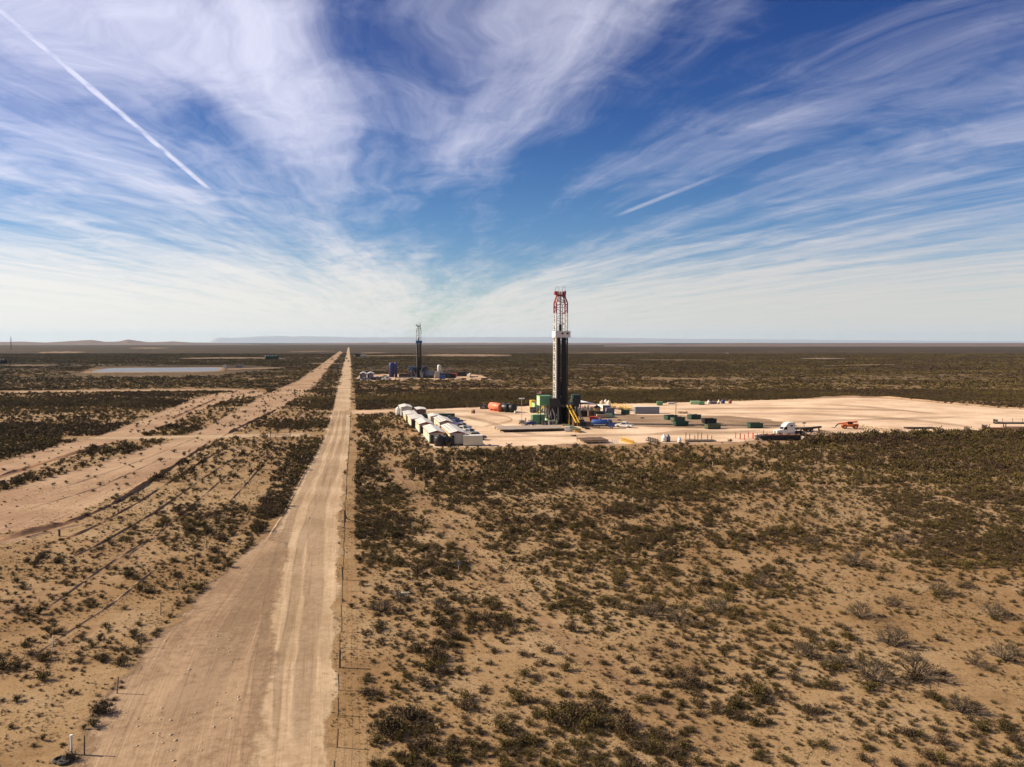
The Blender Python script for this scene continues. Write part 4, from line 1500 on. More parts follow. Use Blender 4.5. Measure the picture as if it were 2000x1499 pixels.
def rig(name, label, px, py, rz, S, P):
    """land drilling rig. S scales it, P names its paints, with lit and shaded tones"""
    t = thing(name, label, 'drilling rig', site(px, py), rz)
    t.scale = (S, S, S)
    FZ = 6.7
    # substructure: two base boxes with braced frames
    for s in (-1, 1):
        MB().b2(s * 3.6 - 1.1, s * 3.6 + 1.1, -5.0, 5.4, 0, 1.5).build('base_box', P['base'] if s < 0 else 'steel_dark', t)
        for y in (-4.6, -1.4, 1.8, 5.0):
            MB().bar((s * 3.0, y, 1.5), (s * 3.0, y, FZ - .7), .34).build('leg', 'steel_dark', t)
            MB().bar((s * 4.3, y, 1.5), (s * 4.3, y, FZ - .7), .3).build('leg', 'steel_dark', t)
        b = MB()
        for y0, y1 in ((-4.6, -1.4), (-1.4, 1.8), (1.8, 5.0)):
            b.bar((s * 4.3, y0, 1.6), (s * 4.3, y1, FZ - .8), .2)
            b.bar((s * 4.3, y1, 1.6), (s * 4.3, y0, FZ - .8), .2)
        b.bar((s * 3.0, -4.6, 1.6), (s * 4.3, -4.6, FZ - .8), .2)
        b.build('brace', 'galv', t)
    b = MB()
    b.bar((-4.2, -4.6, FZ - .9), (-2.2, -4.6, .8), .22)
    b.bar((-4.2, -4.6, .8), (-2.4, -4.6, 3.6), .18)
    b.bar((4.2, -4.6, FZ - .9), (2.2, -4.6, .8), .22)
    b.build('brace', 'galv', t)
    # drill floor
    MB().b2(-5.2, 5.2, -5.3, 5.8, FZ - .7, FZ).build('drill_floor', 'steel_dark', t)
    rl = MB()
    for x in (-5.1, 5.1):
        for z in (FZ + .55, FZ + 1.1):
            rl.bar((x, -5.2, z), (x, 5.7, z), .07)
        for y in np.linspace(-5.2, 5.7, 7):
            rl.bar((x, float(y), FZ), (x, float(y), FZ + 1.1), .07)
    for z in (FZ + .55, FZ + 1.1):
        rl.bar((-5.1, -5.2, z), (-1.6, -5.2, z), .07)
        rl.bar((1.6, -5.2, z), (5.1, -5.2, z), .07)
    rl.build('handrail', P['rail'], t)
    # cabins on the floor
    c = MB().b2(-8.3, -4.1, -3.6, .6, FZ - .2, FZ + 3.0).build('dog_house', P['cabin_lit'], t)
    MB().b2(-8.2, -4.2, -3.66, -3.605, FZ - .1, FZ + 2.9).build('shaded_end', P['cabin'], c)  # darker copy of the cabin paint: the end's shade put into colour
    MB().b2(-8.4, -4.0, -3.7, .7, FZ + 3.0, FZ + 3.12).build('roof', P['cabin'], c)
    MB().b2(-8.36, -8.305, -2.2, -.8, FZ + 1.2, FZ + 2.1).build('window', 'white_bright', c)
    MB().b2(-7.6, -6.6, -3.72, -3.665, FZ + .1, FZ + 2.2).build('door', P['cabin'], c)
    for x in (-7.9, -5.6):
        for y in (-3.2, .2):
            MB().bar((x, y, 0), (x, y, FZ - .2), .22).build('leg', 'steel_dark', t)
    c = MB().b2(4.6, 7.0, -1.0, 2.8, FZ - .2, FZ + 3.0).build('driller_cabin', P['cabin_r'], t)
    MB().b2(4.8, 6.6, -1.06, -1.005, FZ + 1.0, FZ + 2.6).build('window', 'glass', c)
    MB().b2(4.5, 7.1, -1.1, 2.9, FZ + 3.0, FZ + 3.12).build('roof', P['cabin_r'], c)
    for x in (5.4, 6.8):
        MB().bar((x, 2.4, 0), (x, 2.4, FZ - .2), .22).build('leg', 'steel_dark', t)
    # big slanted braces to the ground on the sunless side
    for y in (-3.5, -.8):
        MB().bar((4.6, y, FZ - .9), (7.6, y - 1.6, .05), .32).build('brace', P['raker'], t)
    # wind walls, filler panels and machinery added to make the rig base darker
    MB().b2(-5.15, -1.9, -5.26, -5.2, FZ, FZ + 2.4).build('wind_wall', 'steel_dark', t)
    MB().b2(2.9, 5.15, -5.26, -5.2, FZ, FZ + 2.4).build('wind_wall', 'black', t)
    MB().b2(-2.4, -.9, -2.5, 4.6, .1, 4.2).build('accumulator', 'black', t)
    MB().b2(1.3, 2.4, -3.5, 4.6, .1, 5.0).build('mud_manifold', 'steel_dark', t)
    MB().b2(4.75, 6.6, 0.2, 5.0, .1, 4.4).build('pump_unit', 'black', t)
    MB().b2(-3.0, 3.0, 1.0, 1.2, .3, FZ - .7).build('dark_filler', 'black', t)
    MB().b2(-4.2, -2.9, -1.5, 4.4, 1.5, FZ - .8).build('dark_filler', 'steel_dark', t)
    MB().b2(2.9, 4.2, -2.5, 4.4, 1.5, FZ - .8).build('dark_filler', 'black', t)
    MB().tube((-2.0, -4.3, 1.6), (-2.0, -4.3, FZ - .8), .28, 8).build('flow_line', 'steel_grey', t)
    MB().tube((3.3, -5.4, .6), (6.8, -6.5, .6), .5, 10).build('hose_reel', 'pipe_rust', t)
    # draw-works and blowout preventer under the floor
    MB().b2(-2.2, 2.2, 2.4, 5.4, FZ, FZ + 2.2).build('draw_works', 'steel_dark', t)
    b = MB()
    for z0, z1, r in ((.0, 1.0, .55), (1.0, 1.5, .85), (1.5, 2.6, .6), (2.6, 3.2, .9), (3.2, 4.6, .65), (4.6, 5.2, .8)):
        b.tube((0, -.5, z0), (0, -.5, z1), r, 12)
    b.build('blowout_preventer', P['bop'], t)
    # mast legs
    MBZ, RED, TAP, TOP = 29.6, 38.0, 41.4, 44.0

    def lx(z):
        return 1.95 if z <= TAP else 1.95 + (1.15 - 1.95) * (z - TAP) / (TOP - TAP)

    def ly(z, front):
        k = 1.0 if z <= TAP else 1.0 - .45 * (z - TAP) / (TOP - TAP)
        return (-1.5 if front else 1.7) * k
    for sx in (-1, 1):
        for fr in (1, 0):
            mp = P['mast_lit'] if sx < 0 else P['mast_shaded']  # pale paint sunward, dark paint opposite: light and shade put into the colour
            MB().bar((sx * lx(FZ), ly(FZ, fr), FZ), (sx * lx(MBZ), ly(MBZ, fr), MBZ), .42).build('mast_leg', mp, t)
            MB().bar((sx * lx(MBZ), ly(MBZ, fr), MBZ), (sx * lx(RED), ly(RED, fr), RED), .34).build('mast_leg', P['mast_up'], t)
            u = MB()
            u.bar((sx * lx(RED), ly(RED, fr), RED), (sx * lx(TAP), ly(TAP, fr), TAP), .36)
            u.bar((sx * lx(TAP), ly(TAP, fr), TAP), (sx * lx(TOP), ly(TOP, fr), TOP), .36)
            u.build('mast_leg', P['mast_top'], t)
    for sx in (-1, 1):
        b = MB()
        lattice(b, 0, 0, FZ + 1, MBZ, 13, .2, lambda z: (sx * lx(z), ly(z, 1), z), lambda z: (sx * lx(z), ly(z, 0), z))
        b.build('side_lattice', P['mast_lit'] if sx < 0 else P['mast_shaded'], t)
        b = MB()
        lattice(b, 0, 0, MBZ + 1, RED, 4, .16, lambda z: (sx * lx(z), ly(z, 1), z), lambda z: (sx * lx(z), ly(z, 0), z))
        b.build('side_lattice', P['mast_up'], t)
        b = MB()
        lattice(b, 0, 0, RED, TOP, 4, .18, lambda z: (sx * lx(z), ly(z, 1), z), lambda z: (sx * lx(z), ly(z, 0), z))
        b.build('side_lattice', P['mast_top'], t)
    b = MB()
    lattice(b, 0, 0, FZ + 3, MBZ, 9, .2, lambda z: (-lx(z), ly(z, 0), z), lambda z: (lx(z), ly(z, 0), z))
    lattice(b, 0, 0, MBZ + 1.2, RED, 4, .12, lambda z: (-lx(z), ly(z, 0), z), lambda z: (lx(z), ly(z, 0), z))
    b.build('back_lattice', 'steel_dark', t)
    b = MB()
    lattice(b, 0, 0, TAP - .6, TOP, 2, .16, lambda z: (-lx(z), ly(z, 1), z), lambda z: (lx(z), ly(z, 1), z))
    lattice(b, 0, 0, RED, TOP, 3, .14, lambda z: (-lx(z), ly(z, 0), z), lambda z: (lx(z), ly(z, 0), z))
    b.build('front_lattice', P['mast_top'], t)
    # pipe racked back in the mast
    for s in (-1, 1):
        b = MB()
        for i in range(7):
            for j in range(4):
                x = s * (.38 + .20 * i)
                y = -1.25 + .5 * j
                b.tube((x, y, FZ + .1), (x * .93 + s * .05, y * .9, MBZ + 1.5 + .25 * ((i * 3 + j) % 4)), .088, 5)
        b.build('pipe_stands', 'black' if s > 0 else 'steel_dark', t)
    # travelling block, top drive and lines
    MB().b2(-.45, .45, -.5, .5, FZ + 3.2, FZ + 7.4).build('top_drive', 'steel_dark', t)
    MB().b2(-.55, .25, -.4, .4, MBZ + 1.5, MBZ + 4.5).build('travelling_block', 'steel_dark', t)
    b = MB()
    for x in (-.35, -.2, -.05, .1):
        b.bar((x, 0, MBZ + 4.0), (x, 0, TOP - .2), .09)
    b.build('drilling_line', P['line'], t)
    b = MB()
    b.tube((.75, .5, FZ + 2), (.75, .5, RED + 3), .12, 6)
    b.build('standpipe', 'steel_grey', t)
    # monkeyboard with wind wall
    m = MB().b2(-2.5, 2.7, -2.6, 2.0, MBZ, MBZ + .12).build('monkey_board', P['board'], t)
    b = MB()
    b.b2(-2.5, 2.7, -2.62, -2.55, MBZ + .12, MBZ + 2.2)
    b.b2(-2.57, -2.5, -2.62, 2.0, MBZ + .12, MBZ + 2.2)
    b.b2(2.7, 2.77, -2.62, 2.0, MBZ + .12, MBZ + 2.2)
    b.build('wind_wall', P['board'], m)
    for x in (-.45, 1.35):
        MB().b2(x, x + .75, -2.66, -2.622, MBZ + 1.1, MBZ + 1.7).build('opening', 'black', m)
    # crown
    c = MB().b2(-1.45, 1.45, -1.2, 1.3, TOP - .25, TOP + .35).build('crown', P['mast_top'], t)
    for x in (-.7, 0, .7):
        MB().tube((x - .12, 0, TOP + .9), (x + .12, 0, TOP + .9), .62, 12).build('sheave', P['mast_top'], c)
    b = MB()
    b.b2(-2.3, -1.3, -1.0, .6, TOP + .2, TOP + 1.4)
    b.b2(1.0, 1.6, -1.0, .6, TOP + .35, TOP + 1.5)
    b.build('crown_guard', P['mast_top'], c)
    b = MB()
    for x in (-2.1, -1.0, .3, 1.3):
        b.bar((x, -.9, TOP + 1.0), (x, -.9, TOP + 2.9), .1)
    for x0, x1 in ((-2.1, -1.0), (.0, 1.3)):
        b.bar((x0, -.9, TOP + 2.9), (x1, -.9, TOP + 2.9), .1)
    b.bar((1.5, 0, TOP + 1), (1.5, 0, TOP + 3.6), .06)
    b.build('crown_rail', 'galv', c)
    # V-door ramp and its stand
    r = MB()
    for x in (-.55, .55):
        r.bar((x + 1.4, -5.3, FZ - .1), (x + 2.6, -12.2, 1.35), .34)
    for i in range(8):
        f = (i + .5) / 8
        r.bar((-.55 + 1.4 + 1.2 * f, -5.3 - 6.9 * f, FZ - .1 - (FZ - 1.45) * f), (.55 + 1.4 + 1.2 * f, -5.3 - 6.9 * f, FZ - .1 - (FZ - 1.45) * f), .16)
    r.build('pipe_ramp', P['ramp'], t)
    b = MB()
    for (x, y, z) in ((1.2, -6.8, 5.3), (2.6, -6.8, 5.3), (2.9, -10.8, 2.2)):
        b.bar((x, y, 0), (x, y, z), .26)
    b.build('ramp_stand', P['ramp'], t)
    # stairs on the lit side
    s = MB()
    for y in (1.0, 2.0):
        s.bar((-5.2, y, FZ - .3), (-10.2, y, .1), .22)
    for i in range(12):
        f = (i + .5) / 12
        s.bar((-5.2 - 5 * f, 1.0, FZ - .3 - (FZ - .4) * f), (-5.2 - 5 * f, 2.0, FZ - .3 - (FZ - .4) * f), .16)
    s.build('stair', P['ramp'], t)
    return t


def semi(label, px, py, rz):
    t = thing('semi_truck', label, 'truck', site(px, py), rz)
    MB().b2(-6.6, 1.6, -.45, .45, .75, 1.05).build('chassis', 'steel_dark', t)
    MB().prism([(1.0, .75), (2.95, .7), (3.0, 1.35), (2.8, 1.65), (.95, 1.85)], -.98, .98).build('hood', 'white', t)
    MB().prism([(-.55, .75), (1.0, .75), (1.0, 1.85), (.55, 2.75), (-.55, 2.9)], -1.1, 1.1).build('cab', 'white', t)
    MB().prism([(-2.9, .8), (-.55, .8), (-.55, 2.9), (.35, 2.78), (-.5, 3.75), (-1.3, 4.0), (-2.9, 4.0)], -1.2, 1.2).build('sleeper', 'white', t)
    MB().raw([(1.02, -.95, 1.95), (1.02, .95, 1.95), (.60, .92, 2.68), (.60, -.92, 2.68)], [(0, 1, 2, 3)]).build('windshield', 'glass', t, (.03, 0, .01))
    for s in (-1, 1):
        MB().raw([(-.4, s * 1.11, 1.85), (.85, s * 1.11, 1.85), (.45, s * 1.11, 2.6), (-.4, s * 1.11, 2.65)], [(0, 1, 2, 3)]).build('window', 'glass', t)
        MB().b2(-2.2, -1.4, s * 1.205 - .01, s * 1.205 + .01, 2.75, 3.2).build('window', 'glass', t)
        MB().tube((-2.6, s * 1.05, .7), (-.7, s * 1.05, .7), .34, 12).build('fuel_tank', 'galv', t)
        MB().tube((-3.05, s * .9, 1.0), (-3.05, s * .9, 3.9), .1, 8).build('exhaust_stack', 'galv', t)
        MB().b2(1.25, 2.75, s * 1.0 - .16, s * 1.0 + .16, 1.12, 1.28).build('fender', 'white', t)
        MB().b2(2.86, 3.03, s * .78 - .16, s * .78 + .16, 1.0, 1.25).build('headlight', 'lamp', t)
        for x in (2.0, -4.3, -5.65):
            wheel(t, x, s * (1.0 if x > 0 else .92), .52, .32 if x > 0 else .6)
    MB().b2(3.0, 3.06, -.55, .55, .85, 1.5).build('grille', 'steel_grey', t)
    MB().b2(2.95, 3.2, -1.1, 1.1, .45, .8).build('bumper', 'galv', t)
    MB().b2(-6.0, -4.0, -.6, .6, 1.06, 1.25).build('fifth_wheel', 'steel_dark', t)
    return t


def flatbed(label, px, py, rz, l=13.0, group='flatbed trailers', m='timber_dark', z=1.25, axles=2, stakes=0, cat='trailer'):
    """flat trailer: neck at +x"""
    t = thing('flatbed_trailer', label, cat, site(px, py), rz, group)
    n = 9
    for i in range(n):
        y = -1.25 + 2.5 * (i + .5) / n
        MB().b2(0, l, y - .13, y + .13, z, z + .08).build('plank', m, t)
    for s in (-1, 1):
        MB().b2(.2, l + .3, s * .5 - .08, s * .5 + .08, z - .5, z - .003).build('frame_rail', 'steel_dark', t)
        MB().b2(0, l, s * 1.31 - .05, s * 1.31 + .05, z - .22, z + .1).build('side_rail', 'steel_dark', t)
        for a in range(axles):
            wheel(t, 1.0 + a * 1.3, s * .95, .48, .55)
        MB().b2(l - 3.2, l - 3.0, s * .6 - .1, s * .6 + .1, 0, z - .5).build('landing_leg', 'steel_dark', t)
    for i in range(stakes):
        MB().bar((l * (i + .5) / stakes, 1.3, z), (l * (i + .5) / stakes, 1.3, z + 1.5), .1).build('stake', 'wood_post', t)
    MB().b2(l - .12, l, -1.25, 1.25, z + .08, z + 1.0).build('headboard', 'steel_dark', t)
    return t


def tank_truck(label, px, py, rz, paint='blue', tankm='blue'):
    t = thing('tank_truck', label, 'truck', site(px, py), rz)
    MB().b2(-4.2, 3.0, -.45, .45, .7, 1.0).build('chassis', 'steel_dark', t)
    MB().prism([(1.1, .6), (3.2, .6), (3.2, 1.7), (2.55, 1.9), (2.2, 2.85), (1.1, 2.95)], -1.15, 1.15).build('cab', paint, t)
    MB().raw([(2.56, -1.0, 1.95), (2.56, 1.0, 1.95), (2.24, 1.0, 2.75), (2.24, -1.0, 2.75)], [(0, 1, 2, 3)]).build('windshield', 'glass', t, (.04, 0, .02))
    for s in (-1, 1):
        MB().b2(1.4, 2.15, s * 1.16 - .01, s * 1.16 + .01, 1.9, 2.6).build('window', 'glass', t)
        for x in (2.3, -2.1, -3.4):
            wheel(t, x, s * .95, .5, .4)
    n = 16
    b = MB()
    vs, fs = [], []
    for x, k in ((-4.3, .1), (-4.2, .8), (-4.0, 1), (.7, 1), (.9, .8), (1.0, .1)):
        for i in range(n):
            a = 2 * math.pi * i / n
            vs.append((x, math.cos(a) * 1.1 * k, 1.95 + math.sin(a) * .95 * k))
    for j in range(5):
        for i in range(n):
            fs.append((j * n + i, j * n + (i + 1) % n, (j + 1) * n + (i + 1) % n, (j + 1) * n + i))
    b.raw(vs, fs).build('tank', tankm, t, smooth=True)
    MB().tube((-1.6, 0, 2.8), (-1.6, 0, 3.15), .35, 10).build('hatch', 'steel_grey', t)
    for s in (-1, 1):
        MB().tube((-3.6, s * 1.15, 1.25), (.4, s * 1.15, 1.25), .14, 8).build('hose_tray', 'galv', t)
    return t


def telehandler(label, px, py, rz):
    t = thing('telehandler', label, 'machine', site(px, py), rz)
    MB().prism([(-2.6, .7), (2.1, .7), (2.3, 1.2), (1.6, 1.45), (-1.2, 1.5), (-2.6, 1.75)], -.75, .75).build('chassis', 'orange', t)
    MB().b2(-.9, .7, .35, 1.1, 1.3, 2.45).build('cab', 'orange', t)
    MB().b2(-.75, .72, .42, 1.12, 1.65, 2.35).build('window', 'glass', t)
    MB().bar((-2.5, -.25, 2.35), (3.3, -.25, 1.55), .45, .5).build('boom', 'orange', t)
    MB().bar((3.2, -.25, 1.6), (4.3, -.25, .6), .3).build('boom_head', 'steel_dark', t)
    for s in (-1, 1):
        MB().b2(4.2, 5.4, s * .4 - .3, s * .4 - .18, .3, .38).build('fork', 'steel_dark', t)
        for x in (-1.7, 1.6):
            wheel(t, x, s * 1.0, .68, .45, 'orange')
    return t


def skid_steer(label, px, py, rz):
    t = thing('forklift', label, 'machine', site(px, py), rz)
    MB().prism([(-1.8, .5), (1.5, .5), (1.5, 1.2), (.4, 1.35), (-1.8, 1.5)], -.8, .8).build('chassis', 'blue_deep', t)
    MB().b2(-.9, .6, -.6, .6, 1.9, 2.0).build('canopy', 'black', t)
    for x in (-.85, .55):
        for s in (-1, 1):
            MB().bar((x, s * .55, 1.3), (x, s * .55, 1.95), .08).build('canopy_post', 'black', t)
    MB().b2(-.5, .1, -.3, .3, 1.2, 1.65).build('seat', 'black', t)
    for s in (-1, 1):
        MB().bar((1.7, s * .4, .1), (1.7, s * .4, 2.8), .14).build('lift_mast', 'steel_dark', t)
        MB().b2(1.8, 3.0, s * .4 - .07, s * .4 + .07, .2, .27).build('fork', 'steel_dark', t)
        for x in (-1.2, 1.0):
            wheel(t, x, s * .8, .5, .35)
    return t


def post(name, label, cat, px, py, h, r, m, group=None, capm=None):
    loc = site(px, py)
    t = thing(name, label, cat, loc, 0, group)
    MB().tube((0, 0, 0), (0, 0, h), r, 10).build('pipe', m, t)
    MB().lathe([(r * 1.08, h - .02), (r * 1.08, h + .06), (r * .3, h + .13)], 10).build('cap', capm or m, t)
    return t


def mud_tank(label, px, py, w, l, h, m, rz=RZ, roof=None, roofh=2.6, group='mud tanks'):
    t = thing('mud_tank', label, 'tank', site(px, py), rz, group)
    MB().b2(0, w, 0, l, .25, h).build('shell', m, t)
    MB().b2(.1, w - .1, .05, l - .05, 0, .25).build('skid', 'steel_dark', t)
    k = max(3, int(l / 1.2))
    for i in range(k):
        y = l * (i + .5) / k
        MB().b2(-.08, -.001, y - .06, y + .06, .3, h - .05).build('rib', m, t)
    k = max(3, int(w / 1.2))
    for i in range(k):
        x = w * (i + .5) / k
        MB().b2(x - .06, x + .06, -.08, -.001, .3, h - .05).build('rib', m, t)
    rl = MB()
    for z in (h + .5, h + 1.0):
        rl.bar((0, 0, z), (w, 0, z), .06)
        rl.bar((0, 0, z), (0, l, z), .06)
        rl.bar((w, 0, z), (w, l, z), .06)
    for i in range(6):
        rl.bar((w * i / 5, 0, h), (w * i / 5, 0, h + 1.0), .06)
        rl.bar((0, l * i / 5, h), (0, l * i / 5, h + 1.0), .06)
    rl.build('handrail', 'yellow' if roof is None else 'galv', t)
    for i in range(3):
        y = l * (i + .5) / 3
        a = MB().b2(w * .3, w * .6, y - .4, y + .4, h, h + .7).build('agitator', 'blue_deep' if i % 2 else 'steel_grey', t)
        MB().tube((w * .45, y, h + .7), (w * .45, y, h + 1.25), .22, 8).build('motor', 'red', a)
    if roof:
        MB().b2(-.2, w + .2, -.2, l + .2, h + roofh, h + roofh + .12).build('roof', roof, t)
        for x in (.05, w - .05):
            for y in (.05, l - .05):
                MB().bar((x, y, h), (x, y, h + roofh), .12).build('roof_post', 'steel_dark', t)
    return t




# ------------------------------------------------------------------ crew houses by the road side of the pad
house('crew_house', 'cream crew house with red roof trim nearest the black water tanks', 838.3, 867.4, 4.1, 17.0, 3.0, vents=0, doors=2)
house('crew_house', 'cream crew house second in the outer row, behind the red trimmed one', 819, 848, 4.1, 13.5, 3.0, vents=0, doors=1)
house('crew_house', 'cream flat roofed crew house with brown end wall, third in the outer row', 803, 836.5, 4.4, 14.0, 2.95, front='brown', rise=.2, trim=None, doors=2)
house('crew_house', 'plain pale yellow crew house, fourth in the outer row', 792.6, 826, 4.0, 13.0, 2.8, wall='cream_warm', front='cream_warm', rise=.25, trim=None, doors=1, ac=False)
house('crew_house', 'bright white house with low roof at the far end of the outer row', 783.5, 815, 4.0, 11.0, 3.6, wall='white_bright', front='white', rise=.45, trim=None, doors=1, ac=False)
house('crew_house', 'cream crew house with dotted roof vents beside the beige container', 878.8, 871, 4.1, 20.0, 3.35, wall='cream_warm', vents=12, doors=2)
house('crew_house', 'cream crew house with dotted roof vents, second in the inner row', 858.4, 845.0, 4.1, 15.5, 3.1, vents=10, doors=2)
house('crew_house', 'small tan cabin third in the inner row', 841, 829, 3.4, 9.0, 2.6, wall='beige', front='beige', rise=.35, trim=None, doors=1, ac=False)
house('site_shed', 'brown ended shed standing apart behind the house rows', 813.5, 814.5, 3.6, 9.5, 2.7, wall='beige', front='brown', rise=.2, trim='brown', doors=1, group=None, ac=False)
vtank('water_tank', 'white upright water tank at the far end of the crew houses', 777.5, 813, .9, 3.0, 'white_bright')
vtank('water_tank', 'black ribbed poly water tank in front of the red trimmed house', 858.5, 871.5, 1.35, 2.5, 'black_poly', 'black poly tanks')
vtank('water_tank', 'black poly tank with pale lid between two crew houses', 872, 870.5, 1.35, 2.3, 'black_poly', 'black poly tanks')
box_unit('storage_container', 'beige steel container at the near corner of the pad', 'container', 905.5, 872, 5.1, 2.4, 2.75, 'cream', roofm='white_bright', rz=RZ * .5)
box_unit('frac_tank', 'long dark green tank behind the crew houses', 'tank', 829, 822.5, 10.6, 2.5, 2.4, 'green_dark', rz=0.02, roofm='green_olive')
cars = [('black pickup parked beside the long green tank', 884, 826.5, 'black', 2.2), ('dark pickup with pale roof rack behind the grey one', 878, 822.5, 'black', 2.2), ('dark blue pickup in the row beside the inner houses', 886, 831, 'blue_deep', 2.2),
        ('grey pickup with black bed in the middle of the row', 899, 838.5, 'silver', 2.2), ('white pickup mostly hidden behind the silver one', 901, 845, 'white', 2.2),
        ('silver pickup parked beside the dotted roof house', 914, 850.5, 'silver', 2.2), ('dark pickup behind the beige container', 926, 859, 'black', 2.2)]
for i, (lb, x, y, p, a) in enumerate(cars):
    pickup(lb, x + 3, y, -R(28 + 7 * (i % 3)), p, k=1.08)
pickup('white pickup alone on the open pad next to the rig', 1219, 835.5, R(152), 'white_bright')
htank('fuel_tank', 'orange red tank lying at the back of the pad', 979, 805, 1.55, 7.5, RZ + R(22), 'red_tank', 'lying tanks', saddle='red_tank')
htank('fuel_tank', 'black tank lying next to the orange red one', 993, 806, 1.5, 7.0, RZ + R(22), 'black', 'lying tanks')
htank('fuel_tank', 'black tank at the rig end of the lying tanks', 1004, 806.5, 1.5, 7.0, RZ + R(22), 'black', 'lying tanks')
box_unit('pump_skid', 'low dark pump skid behind the orange red tank', 'equipment', 938, 799.5, 4.6, 2.0, 1.5, 'black', rz=0, ribs=False, detail='steel_grey')
vtank('chemical_tote', 'small white tank by the dark pump skid', 957, 799, .6, 1.9, 'white', ribs=2)
vtank('steel_drum', 'rusty drum standing on open ground', 925.8, 808, .42, 1.2, 'rust', 'drums on open ground', 2, 'drum', .06)
vtank('steel_drum', 'pale drum standing next to the rusty one', 921.5, 808, .42, 1.1, 'tan', 'drums on open ground', 2, 'drum', .06)
vtank('bucket', 'small white bucket on the ground beside the lying tanks', 1006, 808.5, .4, .8, 'white_bright', None, 1, 'bucket', .05)

# ------------------------------------------------------------------ the rig
PG = dict(base='rig_green_light', rail='galv', cabin='rig_green', cabin_lit='rig_green_light', cabin_r='green_dark', raker='tan', bop='steel_dark', mast_lit='mast_white', mast_shaded='steel_dark', mast_up='mast_white',
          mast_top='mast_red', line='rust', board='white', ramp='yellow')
RIG = rig('drilling_rig', 'tall drilling rig with white and red mast and green cabins', 1094.5, 827, RZ, 1.0, PG)
rp = RIG.location
# tank house and water tank beside the substructure
for args in (('generator_house', 'tall green house on stilts beside the rig substructure', 'building', 1044.5, 806, 3.4, 5.0, 3.7, 'rig_green_light', RZ, None, .18, 'green_olive'),
             ('tool_house', 'pale green tool house in front of the rig stairs', 'building', 1040.5, 830, 4.2, 2.6, 3.3, 'rig_green', RZ, None, .15, 'rig_green_light')):
    box_unit(*args)
box_unit('diesel_tank', 'yellow steel tank behind the tall green house', 'tank', 1038.0, 800, 2.0, 3.4, 3.6, 'yellow')
skid_steer('dark blue forklift parked in front of the pale green tool house', 1036, 832.5, R(196))
light_tower('light tower standing alone on the pad beside the plank walk', 1019, 829, 8.6)
slat_deck('plank_walk', 'long grey plank walkway raised on dark beams next to the rig', 977, 845.5, 20.8, 10.0, .95, 'plank', 'timber_dark', 23, rz=RZ)
cw = slat_deck('catwalk', 'yellow and olive pipe catwalk at the foot of the ramp', 1122, 846, 2.2, 14.5, 1.15, 'green_olive', 'yellow', 6, rz=RZ)
box_unit('tool_box', 'small white box at the corner of the plank walk', 'box', 1104, 843.5, 1.4, 1.2, 1.5, 'white_bright', rz=0, ribs=False)
box_unit('tool_box', 'tiny white folding sign box next to the white box', 'box', 1113, 843.5, .9, .7, 1.0, 'white', rz=R(20), ribs=False)


def flag():
    p = G(1049, 806)
    t = thing('flag_pole', 'red and white striped flag on a pole beside the rig cabin', 'flag', (p.x, p.y, .02), 0)
    MB().tube((0, 0, 0), (0, 0, 8.6), .06, 8).build('pole', 'galv', t)
    f = MB()
    n = 8
    h = 1.1
    for j in range(7):
        vs, fs = [], []
        for i in range(n + 1):
            x = 1.7 * i / n
            y = .12 * math.sin(i * 1.1)
            for k in (0, 1):
                vs.append((x, y, 8.5 - h * (j + k) / 7))
                vs.append((x, y + .02, 8.5 - h * (j + k) / 7))
        for i in range(n):
            a = 4 * i
            fs += [(a, a + 4, a + 6, a + 2), (a + 1, a + 3, a + 7, a + 5)]
        MB().raw(vs, fs).build('stripe', 'flag_red' if j % 2 == 0 else 'white_bright', t)
    MB().b2(0, .7, -.06, .16, 7.9, 8.51).build('canton', 'flag_blue', t)


flag()

box_unit('work_box', 'dark work box at the foot of the rig stairs', 'box', 1060, 832, 2.4, 1.6, 1.5, 'steel_dark', ribs=False, detail='steel_grey')
box_unit('pump_skid', 'grey pump skid against the lit rig base', 'equipment', 1073, 833, 2.2, 1.5, 1.7, 'steel_grey', ribs=False, detail='steel_dark')
box_unit('generator', 'dark portable generator beside the tall green house', 'equipment', 1037, 807, 1.9, 1.5, 2.1, 'black', ribs=False, detail='steel_grey')
box_unit('choke_skid', 'rust brown choke skid under the yellow ramp', 'equipment', 1121, 833, 3.4, 2.0, 1.9, 'pipe_rust', detail='steel_dark')
box_unit('work_box', 'black work box between ramp and slanted braces', 'box', 1133, 834, 2.0, 1.6, 1.5, 'black', ribs=False)
for n_, (hx, hy) in enumerate(((1147, 839), (1141, 836.5))):
    t = thing('hose_coil', ('coil of black hose on the ground beside the catwalk', 'second coil of black hose closer to the rig')[n_], 'hose', site(hx, hy), 0)
    for r_, z_ in ((.75, .1), (.8, .3), (.7, .5)):
        n, k = 18, 6
        vs = [((r_ + .1 * math.cos(2 * math.pi * b_ / k)) * math.cos(2 * math.pi * a_ / n), (r_ + .1 * math.cos(2 * math.pi * b_ / k)) * math.sin(2 * math.pi * a_ / n), z_ + .1 * math.sin(2 * math.pi * b_ / k)) for a_ in range(n) for b_ in range(k)]
        fs = [(a_ * k + b_, ((a_ + 1) % n) * k + b_, ((a_ + 1) % n) * k + (b_ + 1) % k, a_ * k + (b_ + 1) % k) for a_ in range(n) for b_ in range(k)]
        MB().raw(vs, fs).build('loop', 'rubber', t, smooth=True)
for n_, (hx, hy, lb) in enumerate(((1206, 822, 'loose pallet on the dark ground behind the white pickup'), (1252, 818, 'loose pallet between the long grey tank and the skips'), (1120, 853, 'loose pallet on the open pad in front of the catwalk'))):
    slat_deck('pallet', lb, hx, hy, 1.3, 1.3, .45, 'plank', 'timber_dark', 5, rz=R(20 * n_), cat='pallet', thick=.06, legs=False)

